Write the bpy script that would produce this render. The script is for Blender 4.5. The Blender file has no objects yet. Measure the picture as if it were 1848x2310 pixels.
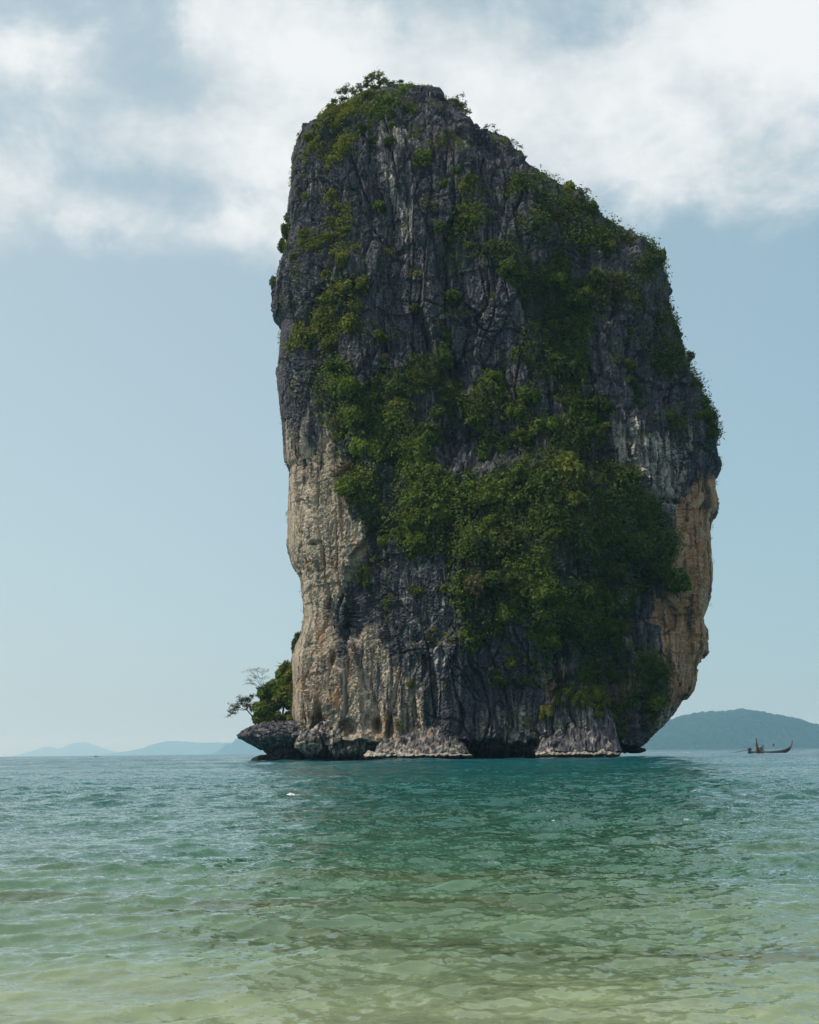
import bpy, math, random
import numpy as np
from mathutils import Matrix, Vector

random.seed(4)
rng = np.random.default_rng(11)
scene = bpy.context.scene
col = scene.collection
R = math.radians

# ------------------------------------------------------------------ camera
CAM_H, PITCH, ROLL, FPX = 1.75, R(11.35), R(-0.59), 2700.0
camd = bpy.data.cameras.new('camera')
camd.sensor_fit = 'AUTO'; camd.sensor_width = 36.0
camd.lens = FPX / 2310.0 * 36.0
camd.clip_start = 0.1; camd.clip_end = 80000
cam = bpy.data.objects.new('camera', camd); col.objects.link(cam)
CM = Matrix.Translation((0, 0, CAM_H)) @ Matrix.Rotation(R(90) + PITCH, 4, 'X') @ Matrix.Rotation(ROLL, 4, 'Z')
cam.matrix_world = CM
scene.camera = cam
CR = np.array(CM.to_3x3())
SC = 1848.0 / 1725.0

def ray(px, py):
    return CR @ np.array([(px - 924) / FPX, (1155 - py) / FPX, -1.0])
def at(px, py, Y):                       # photo pixel (1848 wide) + distance -> world point
    d = ray(px, py); t = Y / d[1]
    return np.array([d[0] * t, Y, CAM_H + d[2] * t])
def ad(dx, dy, Y):                       # same, in coordinates of a 1725 wide view of the photo
    return at(dx * SC, dy * SC, Y)

# ------------------------------------------------------------------ exposure
scene.view_settings.view_transform = 'Standard'
scene.view_settings.look = 'None'
scene.view_settings.gamma = 1.0
scene.view_settings.use_curve_mapping = False
scene.view_settings.exposure = 0.0
cy = scene.cycles
cy.max_bounces = 6; cy.diffuse_bounces = 3; cy.glossy_bounces = 3
cy.transmission_bounces = 3; cy.volume_bounces = 2; cy.transparent_max_bounces = 8
cy.use_denoising = True
cy.caustics_reflective = False; cy.caustics_refractive = False
cy.sample_clamp_indirect = 4.0

# ------------------------------------------------------------------ node helper
class NT:
    def __init__(s, tree):
        s.t = tree; s.n = tree.nodes; s.l = tree.links
    def put(s, sock, v):
        if v is None: return
        if isinstance(v, bpy.types.NodeSocket): s.l.new(v, sock)
        else: sock.default_value = v
    def math(s, op, a, b=None, c=None, clamp=False):
        n = s.n.new('ShaderNodeMath'); n.operation = op; n.use_clamp = clamp
        for i, v in enumerate((a, b, c)): s.put(n.inputs[i], v)
        return n.outputs[0]
    def vmath(s, op, a, b=None, out=0):
        n = s.n.new('ShaderNodeVectorMath'); n.operation = op
        s.put(n.inputs[0], a)
        if b is not None: s.put(n.inputs[1], b)
        return n.outputs[out]
    def scale(s, v, f):
        n = s.n.new('ShaderNodeVectorMath'); n.operation = 'SCALE'
        s.put(n.inputs[0], v); s.put(n.inputs[3], f); return n.outputs[0]
    def noise(s, vec, scale=1.0, detail=4.0, rough=0.55, dist=0.0, out=0):
        n = s.n.new('ShaderNodeTexNoise')
        s.put(n.inputs['Vector'], vec); n.inputs['Scale'].default_value = scale
        n.inputs['Detail'].default_value = detail; n.inputs['Roughness'].default_value = rough
        n.inputs['Distortion'].default_value = dist
        return n.outputs[out]
    def mix(s, f, a, b, blend='MIX'):
        n = s.n.new('ShaderNodeMix'); n.data_type = 'RGBA'; n.blend_type = blend
        s.put(n.inputs[0], f); s.put(n.inputs[6], a); s.put(n.inputs[7], b)
        return n.outputs[2]
    def ss(s, v, lo, hi, a=0.0, b=1.0):
        n = s.n.new('ShaderNodeMapRange'); n.interpolation_type = 'SMOOTHSTEP'
        s.put(n.inputs[0], v)
        for i, q in enumerate((lo, hi, a, b)): n.inputs[i + 1].default_value = q
        return n.outputs[0]
    def ramp(s, f, stops):
        n = s.n.new('ShaderNodeValToRGB'); s.put(n.inputs[0], f)
        e = n.color_ramp.elements
        while len(e) < len(stops): e.new(0.5)
        for k, (p, c) in zip(e, stops): k.position = p; k.color = (*c, 1)
        return n.outputs[0]
    def attr(s, name, out='Fac'):
        n = s.n.new('ShaderNodeAttribute'); n.attribute_name = name; return n.outputs[out]
    def node(s, kind): return s.n.new(kind)

# ------------------------------------------------------------------ sky
SUN_EL, SUN_AZ = R(47), R(-106)          # azimuth from +Y (view direction), negative = left
world = bpy.data.worlds.new('World'); scene.world = world
world.use_nodes = True
w = NT(world.node_tree); w.n.clear()
sky = w.node('ShaderNodeTexSky'); sky.sky_type = 'NISHITA'; sky.sun_disc = False
sky.sun_elevation = SUN_EL; sky.sun_rotation = SUN_AZ
sky.altitude = 0; sky.air_density = 1.0; sky.dust_density = 2.0; sky.ozone_density = 1.2
geo = w.node('ShaderNodeTexCoord'); D = w.vmath('NORMALIZE', geo.outputs['Generated'])
sep = w.node('ShaderNodeSeparateXYZ'); w.put(sep.inputs[0], D)
az = w.math('ARCTAN2', sep.outputs[0], sep.outputs[1])
el = w.math('ARCSINE', sep.outputs[2])
cmb = w.node('ShaderNodeCombineXYZ'); w.put(cmb.inputs[0], az); w.put(cmb.inputs[1], el); AE = cmb.outputs[0]
def azel(dx, dy):
    d = ray(dx * SC, dy * SC); d = d / np.linalg.norm(d)
    return math.atan2(d[0], d[1]), math.asin(d[2])
PXA = SC / FPX
BL = [  # cloud masses: view coords, half sizes, strength
    (520, 50, 200, 95, .60), (700, 160, 230, 90, .50), (900, 40, 300, 70, .22), (1000, 175, 300, 110, .42),
    (1560, 40, 330, 130, .70), (1690, 200, 220, 170, .42), (1450, 300, 200, 100, .25), (1180, 290, 230, 90, .42), (1480, 400, 170, 80, .40),
    (470, 290, 240, 65, .46), (90, 150, 130, 55, .46), (300, 470, 420, 45, .24), (560, 440, 130, 80, .30),
    (250, 330, 420, 160, .16), (60, 400, 220, 110, .22), (200, 280, 160, 60, .2), (130, 60, 200, 60, -.05), (330, 170, 140, 60, -.16), (1230, 90, 150, 60, -.26), (840, 70, 50, 40, -.25),
    (350, 390, 260, 28, -.16), (260, 640, 500, 110, -.34), (200, 950, 600, 300, -.60), (1560, 660, 330, 120, -.40), (1650, 1000, 400, 300, -.60), (300, 1400, 900, 300, -.6),
]
bias = 0.0
for dx, dy, hx, hy, amp in BL:
    a0, e0 = azel(dx, dy)
    v = w.vmath('SUBTRACT', AE, (a0, e0, 0)); v = w.vmath('MULTIPLY', v, (1 / (hx * PXA), 1 / (hy * PXA), 0))
    g = w.math('EXPONENT', w.math('MULTIPLY', w.vmath('DOT_PRODUCT', v, v, 1), -1.0))
    bias = w.math('MULTIPLY_ADD', g, amp, bias)
Ds = w.vmath('MULTIPLY', D, (1.0, 1.0, 1.5))
n1 = w.noise(Ds, 7.5, 9, 0.62, 0.25)
n2 = w.noise(w.vmath('ADD', Ds, (7.3, 1.1, 2.7)), 6.5, 8, 0.62)
gen = w.ss(el, 0.12, 0.6, -0.05, 0.16)
dens_in = w.math('ADD', w.math('ADD', bias, gen), w.math('MULTIPLY', w.math('SUBTRACT', n1, 0.5), 2.1))
dens = w.ss(dens_in, -0.04, 0.60)
cloud_b = w.ss(w.math('ADD', w.math('MULTIPLY', dens_in, 0.30), n2), 0.42, 0.86)
CLOUD_LO, CLOUD_HI = (5.7, 6.6, 7.1, 1), (9.2, 9.5, 9.6, 1)
cloud = w.mix(cloud_b, CLOUD_LO, CLOUD_HI)
blue = w.mix(1.0, sky.outputs[0], (0.82, 1.06, 1.02, 1), 'MULTIPLY')
toward = w.vmath('DOT_PRODUCT', D, (math.sin(SUN_AZ), math.cos(SUN_AZ), 0.0), 1)      # haze is brighter towards the sun
vcol = w.mix(w.ss(toward, -0.75, 0.25), (4.0, 5.9, 7.0, 1), (6.1, 7.5, 8.1, 1))
veil = w.mix(w.ss(el, 0.0, 0.5, 0.74, 0.66), blue, vcol)
full = w.mix(w.math('MULTIPLY', dens, 0.94), veil, cloud)
bg = w.node('ShaderNodeBackground'); w.put(bg.inputs[0], full); bg.inputs[1].default_value = 0.1
ow = w.node('ShaderNodeOutputWorld'); w.l.new(bg.outputs[0], ow.inputs[0])

# ------------------------------------------------------------------ sun
sd = bpy.data.lights.new('sun', 'SUN'); sd.energy = 3.5; sd.angle = R(1.2); sd.color = (1.0, 0.905, 0.77)
sun = bpy.data.objects.new('sun', sd); col.objects.link(sun)
sdir = Vector((math.sin(SUN_AZ) * math.cos(SUN_EL), math.cos(SUN_AZ) * math.cos(SUN_EL), math.sin(SUN_EL)))
sun.rotation_euler = (-sdir).to_track_quat('-Z', 'Y').to_euler()
sun.location = (-60, 0, 120)

# ------------------------------------------------------------------ object helpers
def tag(o, label=None, cat=None, group=None, kind=None):
    if label: o['label'] = label
    if cat: o['category'] = cat
    if group: o['group'] = group
    if kind: o['kind'] = kind
    return o
def material(name):
    m = bpy.data.materials.new(name); m.use_nodes = True
    t = NT(m.node_tree); t.n.clear()
    out = t.node('ShaderNodeOutputMaterial')
    return m, t, out
def mesh_np(name, V, F, mat=None, smooth=False, attrs=None):
    """V (n,3), F (m,k) with k = 3 or 4, attrs name -> (n,) floats"""
    V = np.ascontiguousarray(V, np.float32); F = np.ascontiguousarray(F, np.int32)
    me = bpy.data.meshes.new(name); k = F.shape[1]
    me.vertices.add(len(V)); me.vertices.foreach_set('co', V.ravel())
    me.loops.add(F.size); me.loops.foreach_set('vertex_index', F.ravel())
    me.polygons.add(len(F)); me.polygons.foreach_set('loop_start', np.arange(len(F), dtype=np.int32) * k)
    me.polygons.foreach_set('use_smooth', np.full(len(F), smooth))
    for an, av in (attrs or {}).items():
        a = me.attributes.new(an, 'FLOAT', 'POINT'); a.data.foreach_set('value', np.ascontiguousarray(av, np.float32))
    me.update(calc_edges=True); me.validate()
    if mat: me.materials.append(mat)
    return me
def obj(name, me, parent=None, loc=None):
    o = bpy.data.objects.new(name, me); col.objects.link(o)
    if parent: o.parent = parent
    if loc is not None: o.location = loc
    return o
def empty(name, loc, rz=0.0):
    o = bpy.data.objects.new(name, None); col.objects.link(o)
    o.location = loc; o.rotation_euler = (0, 0, rz); o.empty_display_size = 0.3
    return o
def grid_faces(nr, nc, wrap=False):
    i = np.arange(nr - 1)[:, None]; j = np.arange(nc if wrap else nc - 1)[None, :]
    j2 = (j + 1) % nc
    return np.stack([i * nc + j, i * nc + j2, (i + 1) * nc + j2, (i + 1) * nc + j], -1).reshape(-1, 4)
def sstep(x, a, b):
    t = np.clip((x - a) / (b - a), 0, 1); return t * t * (3 - 2 * t)
class MB:
    """collects quads / tris of small hand built shapes (as quads; triangles repeat a vertex never)"""
    def __init__(s): s.v = []; s.f = []
    def add(s, V, F):
        o = len(s.v); s.v += [tuple(map(float, p)) for p in V]; s.f += [tuple(int(i) + o for i in f) for f in F]; return s
    def tube(s, pts, rad, sides=6):
        pts = [np.array(p, float) for p in pts]; V = []; F = []
        for i, p in enumerate(pts):
            d = pts[min(i + 1, len(pts) - 1)] - pts[max(i - 1, 0)]; d = d / (np.linalg.norm(d) + 1e-9)
            a = np.cross(d, (0.31, 0.17, 0.93)); a /= np.linalg.norm(a) + 1e-9; b = np.cross(d, a)
            for k in range(sides):
                t = 2 * math.pi * k / sides
                V.append(p + rad[i] * (a * math.cos(t) + b * math.sin(t)))
        for i in range(len(pts) - 1):
            for k in range(sides):
                k2 = (k + 1) % sides
                F.append((i * sides + k, i * sides + k2, (i + 1) * sides + k2, (i + 1) * sides + k))
        F.append(tuple(range(sides))[::-1]); F.append(tuple((len(pts) - 1) * sides + k for k in range(sides)))
        return s.add(V, F)
    def box(s, c, d, rz=0.0):
        x, y, z = [q / 2 for q in d]; V = []
        for sx, sy, sz in ((-1,-1,-1),(1,-1,-1),(1,1,-1),(-1,1,-1),(-1,-1,1),(1,-1,1),(1,1,1),(-1,1,1)):
            px, py = sx * x, sy * y
            V.append((c[0] + px * math.cos(rz) - py * math.sin(rz), c[1] + px * math.sin(rz) + py * math.cos(rz), c[2] + sz * z))
        return s.add(V, [(0,3,2,1),(4,5,6,7),(0,1,5,4),(1,2,6,5),(2,3,7,6),(3,0,4,7)])
    def build(s, name, mat, parent=None, smooth=False, loc=None):
        me = bpy.data.meshes.new(name); me.from_pydata(s.v, [], s.f); me.update()
        me.materials.append(mat)
        if smooth:
            for p in me.polygons: p.use_smooth = True
        return obj(name, me, parent, loc)

# ------------------------------------------------------------------ numpy noise
_p = np.random.default_rng(5).permutation(256).astype(np.int32); PERM = np.concatenate([_p, _p, _p])
_g = np.random.default_rng(6).normal(size=(256, 3)); GRAD = (_g / np.linalg.norm(_g, axis=1)[:, None]).astype(np.float32)
def perlin(x, y, z):
    x = np.asarray(x, np.float32); y = np.asarray(y, np.float32); z = np.asarray(z, np.float32)
    xi, yi, zi = np.floor(x), np.floor(y), np.floor(z)
    fx, fy, fz = x - xi, y - yi, z - zi
    xi = xi.astype(np.int32) & 255; yi = yi.astype(np.int32) & 255; zi = zi.astype(np.int32) & 255
    u = fx * fx * fx * (fx * (fx * 6 - 15) + 10); v = fy * fy * fy * (fy * (fy * 6 - 15) + 10); q = fz * fz * fz * (fz * (fz * 6 - 15) + 10)
    def g(a, b, c):
        h = PERM[PERM[PERM[xi + a] + yi + b] + zi + c]; G = GRAD[h]
        return G[..., 0] * (fx - a) + G[..., 1] * (fy - b) + G[..., 2] * (fz - c)
    x00 = g(0,0,0) + u * (g(1,0,0) - g(0,0,0)); x10 = g(0,1,0) + u * (g(1,1,0) - g(0,1,0))
    x01 = g(0,0,1) + u * (g(1,0,1) - g(0,0,1)); x11 = g(0,1,1) + u * (g(1,1,1) - g(0,1,1))
    y0 = x00 + v * (x10 - x00); y1 = x01 + v * (x11 - x01)
    return (y0 + q * (y1 - y0)) * 1.5
def fbm(x, y, z, o=3, gain=0.5, ridged=False):
    s = 0; a = 1.0; t = 0
    for i in range(o):
        n = perlin(x + 17.3 * i, y + 5.1 * i, z + 9.7 * i)
        if ridged: n = 1 - 2 * np.abs(n)
        s = s + a * n; t += a; a *= gain; x = x * 2.03; y = y * 2.03; z = z * 2.03
    return s / t
def worley(x, y, z, seed=0):
    """F1, F2 and a random number per nearest cell"""
    xi, yi, zi = [np.floor(q).astype(np.int32) for q in (x, y, z)]
    f1 = np.full(x.shape, 9.0, np.float32); f2 = f1.copy(); idn = np.zeros(x.shape, np.int32)
    rp = np.random.default_rng(40 + seed).random((256, 3)).astype(np.float32)
    for a in (-1, 0, 1):
        for b in (-1, 0, 1):
            for c in (-1, 0, 1):
                h = PERM[PERM[PERM[(xi + a) & 255] + ((yi + b) & 255)] + ((zi + c) & 255)]
                J = rp[h]
                d = np.sqrt((xi + a + J[..., 0] - x) ** 2 + (yi + b + J[..., 1] - y) ** 2 + (zi + c + J[..., 2] - z) ** 2)
                near = d < f1
                f2 = np.where(near, f1, np.minimum(f2, d)); idn = np.where(near, h, idn); f1 = np.where(near, d, f1)
    return f1, f2, rp[idn, 0]

# ------------------------------------------------------------------ sea bed, sea, haze
def bed_z(y):
    return np.interp(y, [-60, -8, 0, 1.5, 5, 9, 15, 30, 60, 200, 600, 45000],
                     [3.5, 1.0, 0.15, 0.0, -0.28, -0.55, -0.95, -1.7, -2.8, -6.0, -9.5, -10.0])
m_sand, t, out = material('sand')
tc = t.node('ShaderNodeTexCoord').outputs['Object']
f = t.noise(tc, 0.55, 5, 0.6); f2 = t.noise(tc, 3.0, 4, 0.6)
c = t.mix(f2, (0.56, 0.48, 0.31, 1), (0.72, 0.64, 0.45, 1))
c = t.mix(t.ss(f, 0.50, 0.66), c, (0.22, 0.20, 0.10, 1))
b = t.node('ShaderNodeBsdfDiffuse'); t.put(b.inputs[0], c); t.l.new(b.outputs[0], out.inputs[0])
ys = np.concatenate([np.linspace(-60, 0, 20), np.linspace(0.8, 40, 60), np.geomspace(44, 43000, 40)])
xs = np.concatenate([-np.geomspace(30000, 40, 24), np.linspace(-34, 34, 60), np.geomspace(40, 30000, 24)])
X, Y = np.meshgrid(xs, ys)
Z = bed_z(Y) + 0.05 * perlin(X * 0.6, Y * 0.6, 0 * X) * (np.abs(X) < 60)
sb = obj('seabed', mesh_np('seabed', np.stack([X, Y, Z], -1).reshape(-1, 3), grid_faces(*X.shape), m_sand, True))
tag(sb, 'pale sandy sea bed seen through the shallow water in front', kind='structure')

m_sea, t, out = material('sea_water')
gm = t.node('ShaderNodeNewGeometry'); P = gm.outputs['Position']
sp = t.node('ShaderNodeSeparateXYZ'); t.put(sp.inputs[0], P)
yy = sp.outputs[1]
ly = t.math('DIVIDE', t.math('LOGARITHM', t.math('MAXIMUM', yy, 1.5), 10.0), 4.0)   # 10 m .25, 100 m .5, 1 km .75
patch = t.noise(t.vmath('MULTIPLY', P, (0.05, 0.16, 0.0)), 1.0, 4, 0.55)
ly2 = t.math('ADD', ly, t.math('MULTIPLY', t.math('SUBTRACT', patch, 0.5), 0.12))
scat = t.ramp(ly2, [(0.17, (0.55, 0.62, 0.42)), (0.215, (0.48, 0.57, 0.37)), (0.24, (0.37, 0.44, 0.27)), (0.27, (0.17, 0.27, 0.16)), (0.32, (0.055, 0.135, 0.083)),
                    (0.40, (0.020, 0.090, 0.072)), (0.48, (0.012, 0.095, 0.088)), (0.58, (0.009, 0.098, 0.115)), (0.75, (0.015, 0.075, 0.105))])
weed = t.noise(t.vmath('MULTIPLY', P, (0.11, 0.26, 0.0)), 1.0, 5, 0.62, 0.4)
wf = t.math('MULTIPLY', t.ss(weed, 0.48, 0.62, 0.0, 0.75), t.math('MULTIPLY', t.ss(ly, 0.19, 0.24), t.ss(ly, 0.36, 0.29)))  # weed on the bottom, deepened to paint in dark wave contrast
scat = t.mix(wf, scat, (0.085, 0.098, 0.036, 1))
cell = t.noise(t.vmath('MULTIPLY', P, (1.0, 1.5, 0.0)), 0.8, 4, 0.6, 0.8)
scat = t.mix(t.ss(cell, 0.5, 0.62, 0.0, 0.35), scat, t.mix(1.0, scat, (1.7, 1.6, 1.5, 1), 'MULTIPLY'))  # lighter cells painted into the water colour for caustic and wave light
solid = t.ss(ly2, 0.17, 0.36, 0.25, 1.0)
tr = t.node('ShaderNodeBsdfTransparent'); tr.inputs[0].default_value = (0.72, 0.92, 0.74, 1)
df = t.node('ShaderNodeBsdfDiffuse'); t.put(df.inputs[0], scat)
body = t.node('ShaderNodeMixShader'); t.put(body.inputs[0], solid); t.l.new(tr.outputs[0], body.inputs[1]); t.l.new(df.outputs[0], body.inputs[2])
# facets too small for the mesh: slopes added to the normal, growing offshore
s1 = t.noise(t.vmath('MULTIPLY', P, (0.8, 1.0, 0.0)), 7.0, 3, 0.6, 0.0, 1)
s2 = t.noise(t.vmath('MULTIPLY', P, (0.7, 1.0, 0.0)), 2.2, 4, 0.62, 0.0, 1)
gust = t.noise(t.vmath('MULTIPLY', P, (0.010, 0.022, 0.0)), 1.0, 6, 0.62)
gs = t.ss(gust, 0.32, 0.68, 0.45, 1.55)
s0 = t.noise(t.vmath('MULTIPLY', P, (0.8, 1.0, 0.0)), 19.0, 2, 0.55, 0.0, 1)
d1 = t.scale(t.vmath('SUBTRACT', s1, (0.5, 0.5, 0.5)), t.ss(ly, 0.20, 0.36, 0.45, 1.1))
d2 = t.scale(t.vmath('SUBTRACT', s2, (0.5, 0.5, 0.5)), t.ss(ly, 0.24, 0.48, 0.1, 1.7))
d0 = t.scale(t.vmath('SUBTRACT', s0, (0.5, 0.5, 0.5)), t.ss(ly, 0.20, 0.31, 0.55, 1.0))
sl = t.vmath('MULTIPLY', t.scale(t.vmath('ADD', d0, t.vmath('ADD', d1, d2)), gs), (1, 1, 0))
nrm = t.vmath('NORMALIZE', t.vmath('ADD', gm.outputs['Normal'], sl))
fr = t.node('ShaderNodeFresnel'); fr.inputs[0].default_value = 1.33; t.put(fr.inputs[1], nrm)
gl = t.node('ShaderNodeBsdfGlossy'); gl.inputs['Roughness'].default_value = 0.06; t.put(gl.inputs['Normal'], nrm)
gl.inputs[0].default_value = (1, 1, 1, 1)
mx = t.node('ShaderNodeMixShader'); t.put(mx.inputs[0], fr.outputs[0]); t.l.new(body.outputs[0], mx.inputs[1]); t.l.new(gl.outputs[0], mx.inputs[2])
t.l.new(mx.outputs[0], out.inputs[0])

def build_sea():
    ang = np.concatenate([np.linspace(-100, -40, 26)[:-1], np.linspace(-40, -24, 44)[:-1], np.linspace(-24, 24, 330), np.linspace(24, 40, 44)[1:], np.linspace(40, 100, 26)[1:]]) * math.pi / 180
    rr = [1.5]
    while rr[-1] < 44000:
        r = rr[-1]; rr.append(r * (1 + (0.012 if r < 4.5 else 0.0042 if r < 16 else 0.0052 if r < 70 else 0.0075 if r < 1400 else 0.03)))
    rr = np.array(rr)
    A, Rr = np.meshgrid(ang, rr)
    X = np.sin(A) * Rr; Y = np.cos(A) * Rr
    space = np.maximum(np.gradient(rr)[:, None], np.abs(np.gradient(ang))[None, :] * Rr)
    Hh = np.zeros_like(X); DX = np.zeros_like(X); DY = np.zeros_like(X)
    g = np.random.default_rng(21); n = 150
    lam = np.exp(g.uniform(math.log(0.15), math.log(7.0), n))
    th = -math.pi / 2 + g.normal(0, 0.62, n) + 0.25
    near = 1 - 0.62 * (1 - sstep(Y, 6, 15))
    gust = 0.75 + 0.5 * (perlin(X * 0.05, Y * 0.09, 0 * X + 3.3))
    for L, a, ph in zip(lam, th, g.uniform(0, 6.28, n)):
        k = 2 * math.pi / L
        slope = 0.0285 * (1.7 if L < 0.45 else 1.45 if L < 1.6 else 0.66)
        amp = slope / k
        wgt = sstep(L / space, 2.0, 3.6) * (near ** 0.7 if L < 1.1 else (0.30 + 0.70 * near) * (0.75 + 0.6 * sstep(Y, 14, 45))) * gust
        q = k * (X * math.cos(a) + Y * math.sin(a)) + ph
        s, c = np.sin(q), np.cos(q)
        Hh += wgt * amp * s; DX += wgt * amp * 0.8 * c * math.cos(a); DY += wgt * amp * 0.8 * c * math.sin(a)
    lam3 = np.exp(g.uniform(math.log(0.11), math.log(0.55), 64)); th3 = -math.pi / 2 + g.normal(0, 0.75, 64) + 0.2
    chop = np.clip(0.62 + 0.9 * perlin(X * 0.11 + 5, Y * 0.16, 0 * X + 8.8) + 0.5 * perlin(X * 0.5, Y * 0.6, 0 * X + 2.2), 0.12, 1.5) * (0.45 + 0.55 * sstep(Y, 6, 12))
    for L, a, ph in zip(lam3, th3, g.uniform(0, 6.28, 64)):     # patches of fine ripples
        k = 2 * math.pi / L; wgt = sstep(L / space, 1.9, 3.4) * chop
        Hh += wgt * 0.034 / k * np.sin(k * (X * math.cos(a) + Y * math.sin(a)) + ph)
    off = sstep(Y, 60, 260)                                   # longer chop out in the open bay
    lam2 = np.exp(g.uniform(math.log(5.0), math.log(24.0), 60)); th2 = -math.pi / 2 + g.normal(0, 0.6, 60) + 0.3
    for L, a, ph in zip(lam2, th2, g.uniform(0, 6.28, 60)):
        k = 2 * math.pi / L; wgt = sstep(L / space, 2.0, 3.2) * off
        Hh += wgt * 0.017 / k * np.sin(k * (X * math.cos(a) + Y * math.sin(a)) + ph)
    V = np.stack([X + DX, Y + DY, Hh], -1).reshape(-1, 3)
    F = grid_faces(len(rr), len(ang))
    o = obj('sea', mesh_np('sea', V, F, m_sea, True))
    tag(o, 'rippled sea turning from sandy green shallows to teal and blue', kind='structure')
build_sea()

m_haze, t, out = material('haze_air')
pv = t.node('ShaderNodeVolumePrincipled')
pv.inputs['Color'].default_value = (0.42, 0.75, 1.0, 1); pv.inputs['Absorption Color'].default_value = (1, 1, 1, 1)
pv.inputs['Density'].default_value = 6.4e-5; pv.inputs['Anisotropy'].default_value = 0.25
t.l.new(pv.outputs[0], out.inputs['Volume'])
hz = MB().box((0, 21700, 264), (64000, 44600, 552)).build('haze', m_haze)
tag(hz, 'pale blue sea haze filling the air over the water', kind='stuff')

# ------------------------------------------------------------------ far hills
def hill(name, label, prof, Y0, depth, dx, dy, mat, bump, base_px=None):
    """prof: photo pixels (px, py) of the ridge line"""
    pts = [at(px, py, Y0 + depth * 0.5) for px, py in prof]
    xr = np.array([p[0] for p in pts]); zr = np.array([p[2] for p in pts]) * 0.97
    X, Y = np.meshgrid(np.arange(xr[0], xr[-1], dx), np.arange(0, depth, dy))
    rid = np.interp(X, xr, zr)
    s = Y / depth
    env = np.sin(np.clip(s, 0, 1) * math.pi) ** 0.8
    Z = rid * env * (1 + 0.10 * fbm(X / 480, Y / 480, 0 * X, 3) * (s < 0.49))
    f1, f2, cr = worley((X / bump).astype(np.float32), (Y / bump).astype(np.float32), 0 * X.astype(np.float32))
    Z = Z + np.where(Z > 3, (0.55 - f1) * bump * 0.55 + (cr - 0.5) * bump * 0.5, 0) - 1.5
    Z = np.minimum(Z, 530)
    V = np.stack([X, Y + Y0, Z], -1).reshape(-1, 3)
    o = obj(name, mesh_np(name, V, grid_faces(*X.shape), mat, True))
    tag(o, label, kind='structure')
    return o
m_forest, t, out = material('forest_canopy')
tc = t.node('ShaderNodeTexCoord').outputs['Object']
f = t.noise(tc, 0.010, 6, 0.7)
c = t.ramp(f, [(0.3, (0.006, 0.022, 0.016)), (0.55, (0.016, 0.042, 0.024)), (0.75, (0.045, 0.068, 0.036))])
b = t.node('ShaderNodeBsdfDiffuse'); t.put(b.inputs[0], c); t.l.new(b.outputs[0], out.inputs[0])
hill('hill', 'rounded forested hill across the water behind the longtail boats',
     [(1380, 1702), (1440, 1672), (1475, 1645), (1500, 1630), (1540, 1613), (1580, 1606), (1640, 1604), (1660, 1601), (1700, 1605), (1740, 1612), (1780, 1620), (1848, 1640), (1950, 1662), (2080, 1690), (2150, 1697)],
     8600, 2200, 9.0, 13.0, m_forest, 34)
hill('far_hill', 'pale blue hazy ridge on the horizon left of the rock',
     [(225, 1708), (270, 1699), (320, 1690), (365, 1674), (385, 1671), (420, 1674), (470, 1676), (510, 1675), (560, 1680), (640, 1695), (700, 1703)],
     31000, 2600, 38, 50, m_forest, 70)
hill('jagged_hill', 'hazy blue hill with steep knobs just left of the rock',
     [(485, 1705), (500, 1692), (512, 1677), (518, 1679), (524, 1681), (532, 1667), (545, 1666), (556, 1670), (575, 1678), (620, 1690), (660, 1702)],
     22000, 1300, 26, 35, m_forest, 50)
hill('faint_hill', 'faintest grey blue island on the left horizon',
     [(20, 1711), (50, 1705), (80, 1694), (108, 1684), (125, 1690), (150, 1686), (165, 1676), (195, 1674), (215, 1682), (240, 1691), (270, 1703), (290, 1708)],
     40500, 2500, 50, 70, m_forest, 90)

# ------------------------------------------------------------------ the rock
YC = 300.0
m_rock, t, out = material('limestone')
tc = t.node('ShaderNodeTexCoord').outputs['Object']
streak = t.noise(t.vmath('MULTIPLY', tc, (0.9, 0.9, 0.07)), 1.0, 5, 0.62, 0.6)
blot = t.noise(t.vmath('MULTIPLY', tc, (0.25, 0.25, 0.12)), 1.0, 5, 0.6)
fine = t.noise(tc, 2.2, 5, 0.65)
grey = t.ramp(t.math('ADD', t.math('MULTIPLY', streak, 0.62), t.math('MULTIPLY', fine, 0.38)),
              [(0.33, (0.028, 0.028, 0.035)), (0.48, (0.076, 0.075, 0.089)), (0.59, (0.142, 0.139, 0.156)), (0.70, (0.29, 0.275, 0.27))])
grey = t.mix(t.ss(blot, 0.45, 0.7, 0.0, 0.5), grey, (0.051, 0.051, 0.064, 1))
stain = t.noise(t.vmath('MULTIPLY', tc, (0.42, 0.42, 0.022)), 1.0, 5, 0.65, 0.3)
grey = t.mix(t.ss(stain, 0.56, 0.70, 0.0, 0.75), grey, (0.20, 0.20, 0.19, 1))
grey = t.mix(t.ss(stain, 0.46, 0.34, 0.0, 0.7), grey, (0.030, 0.030, 0.031, 1))
tanc = t.ramp(t.math('ADD', t.math('MULTIPLY', streak, 0.6), t.math('MULTIPLY', fine, 0.4)),
              [(0.32, (0.13, 0.12, 0.105)), (0.42, (0.30, 0.245, 0.19)), (0.52, (0.45, 0.375, 0.29)), (0.66, (0.57, 0.50, 0.41))])
tanc = t.mix(t.ss(stain, 0.48, 0.37, 0.0, 0.7), tanc, (0.085, 0.083, 0.078, 1))
tanc = t.mix(t.ss(t.noise(t.vmath('MULTIPLY', tc, (0.35, 0.35, 0.1)), 1.0, 4, 0.6, 0.4), 0.53, 0.68, 0, 0.7), tanc, (0.36, 0.20, 0.10, 1))
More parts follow.
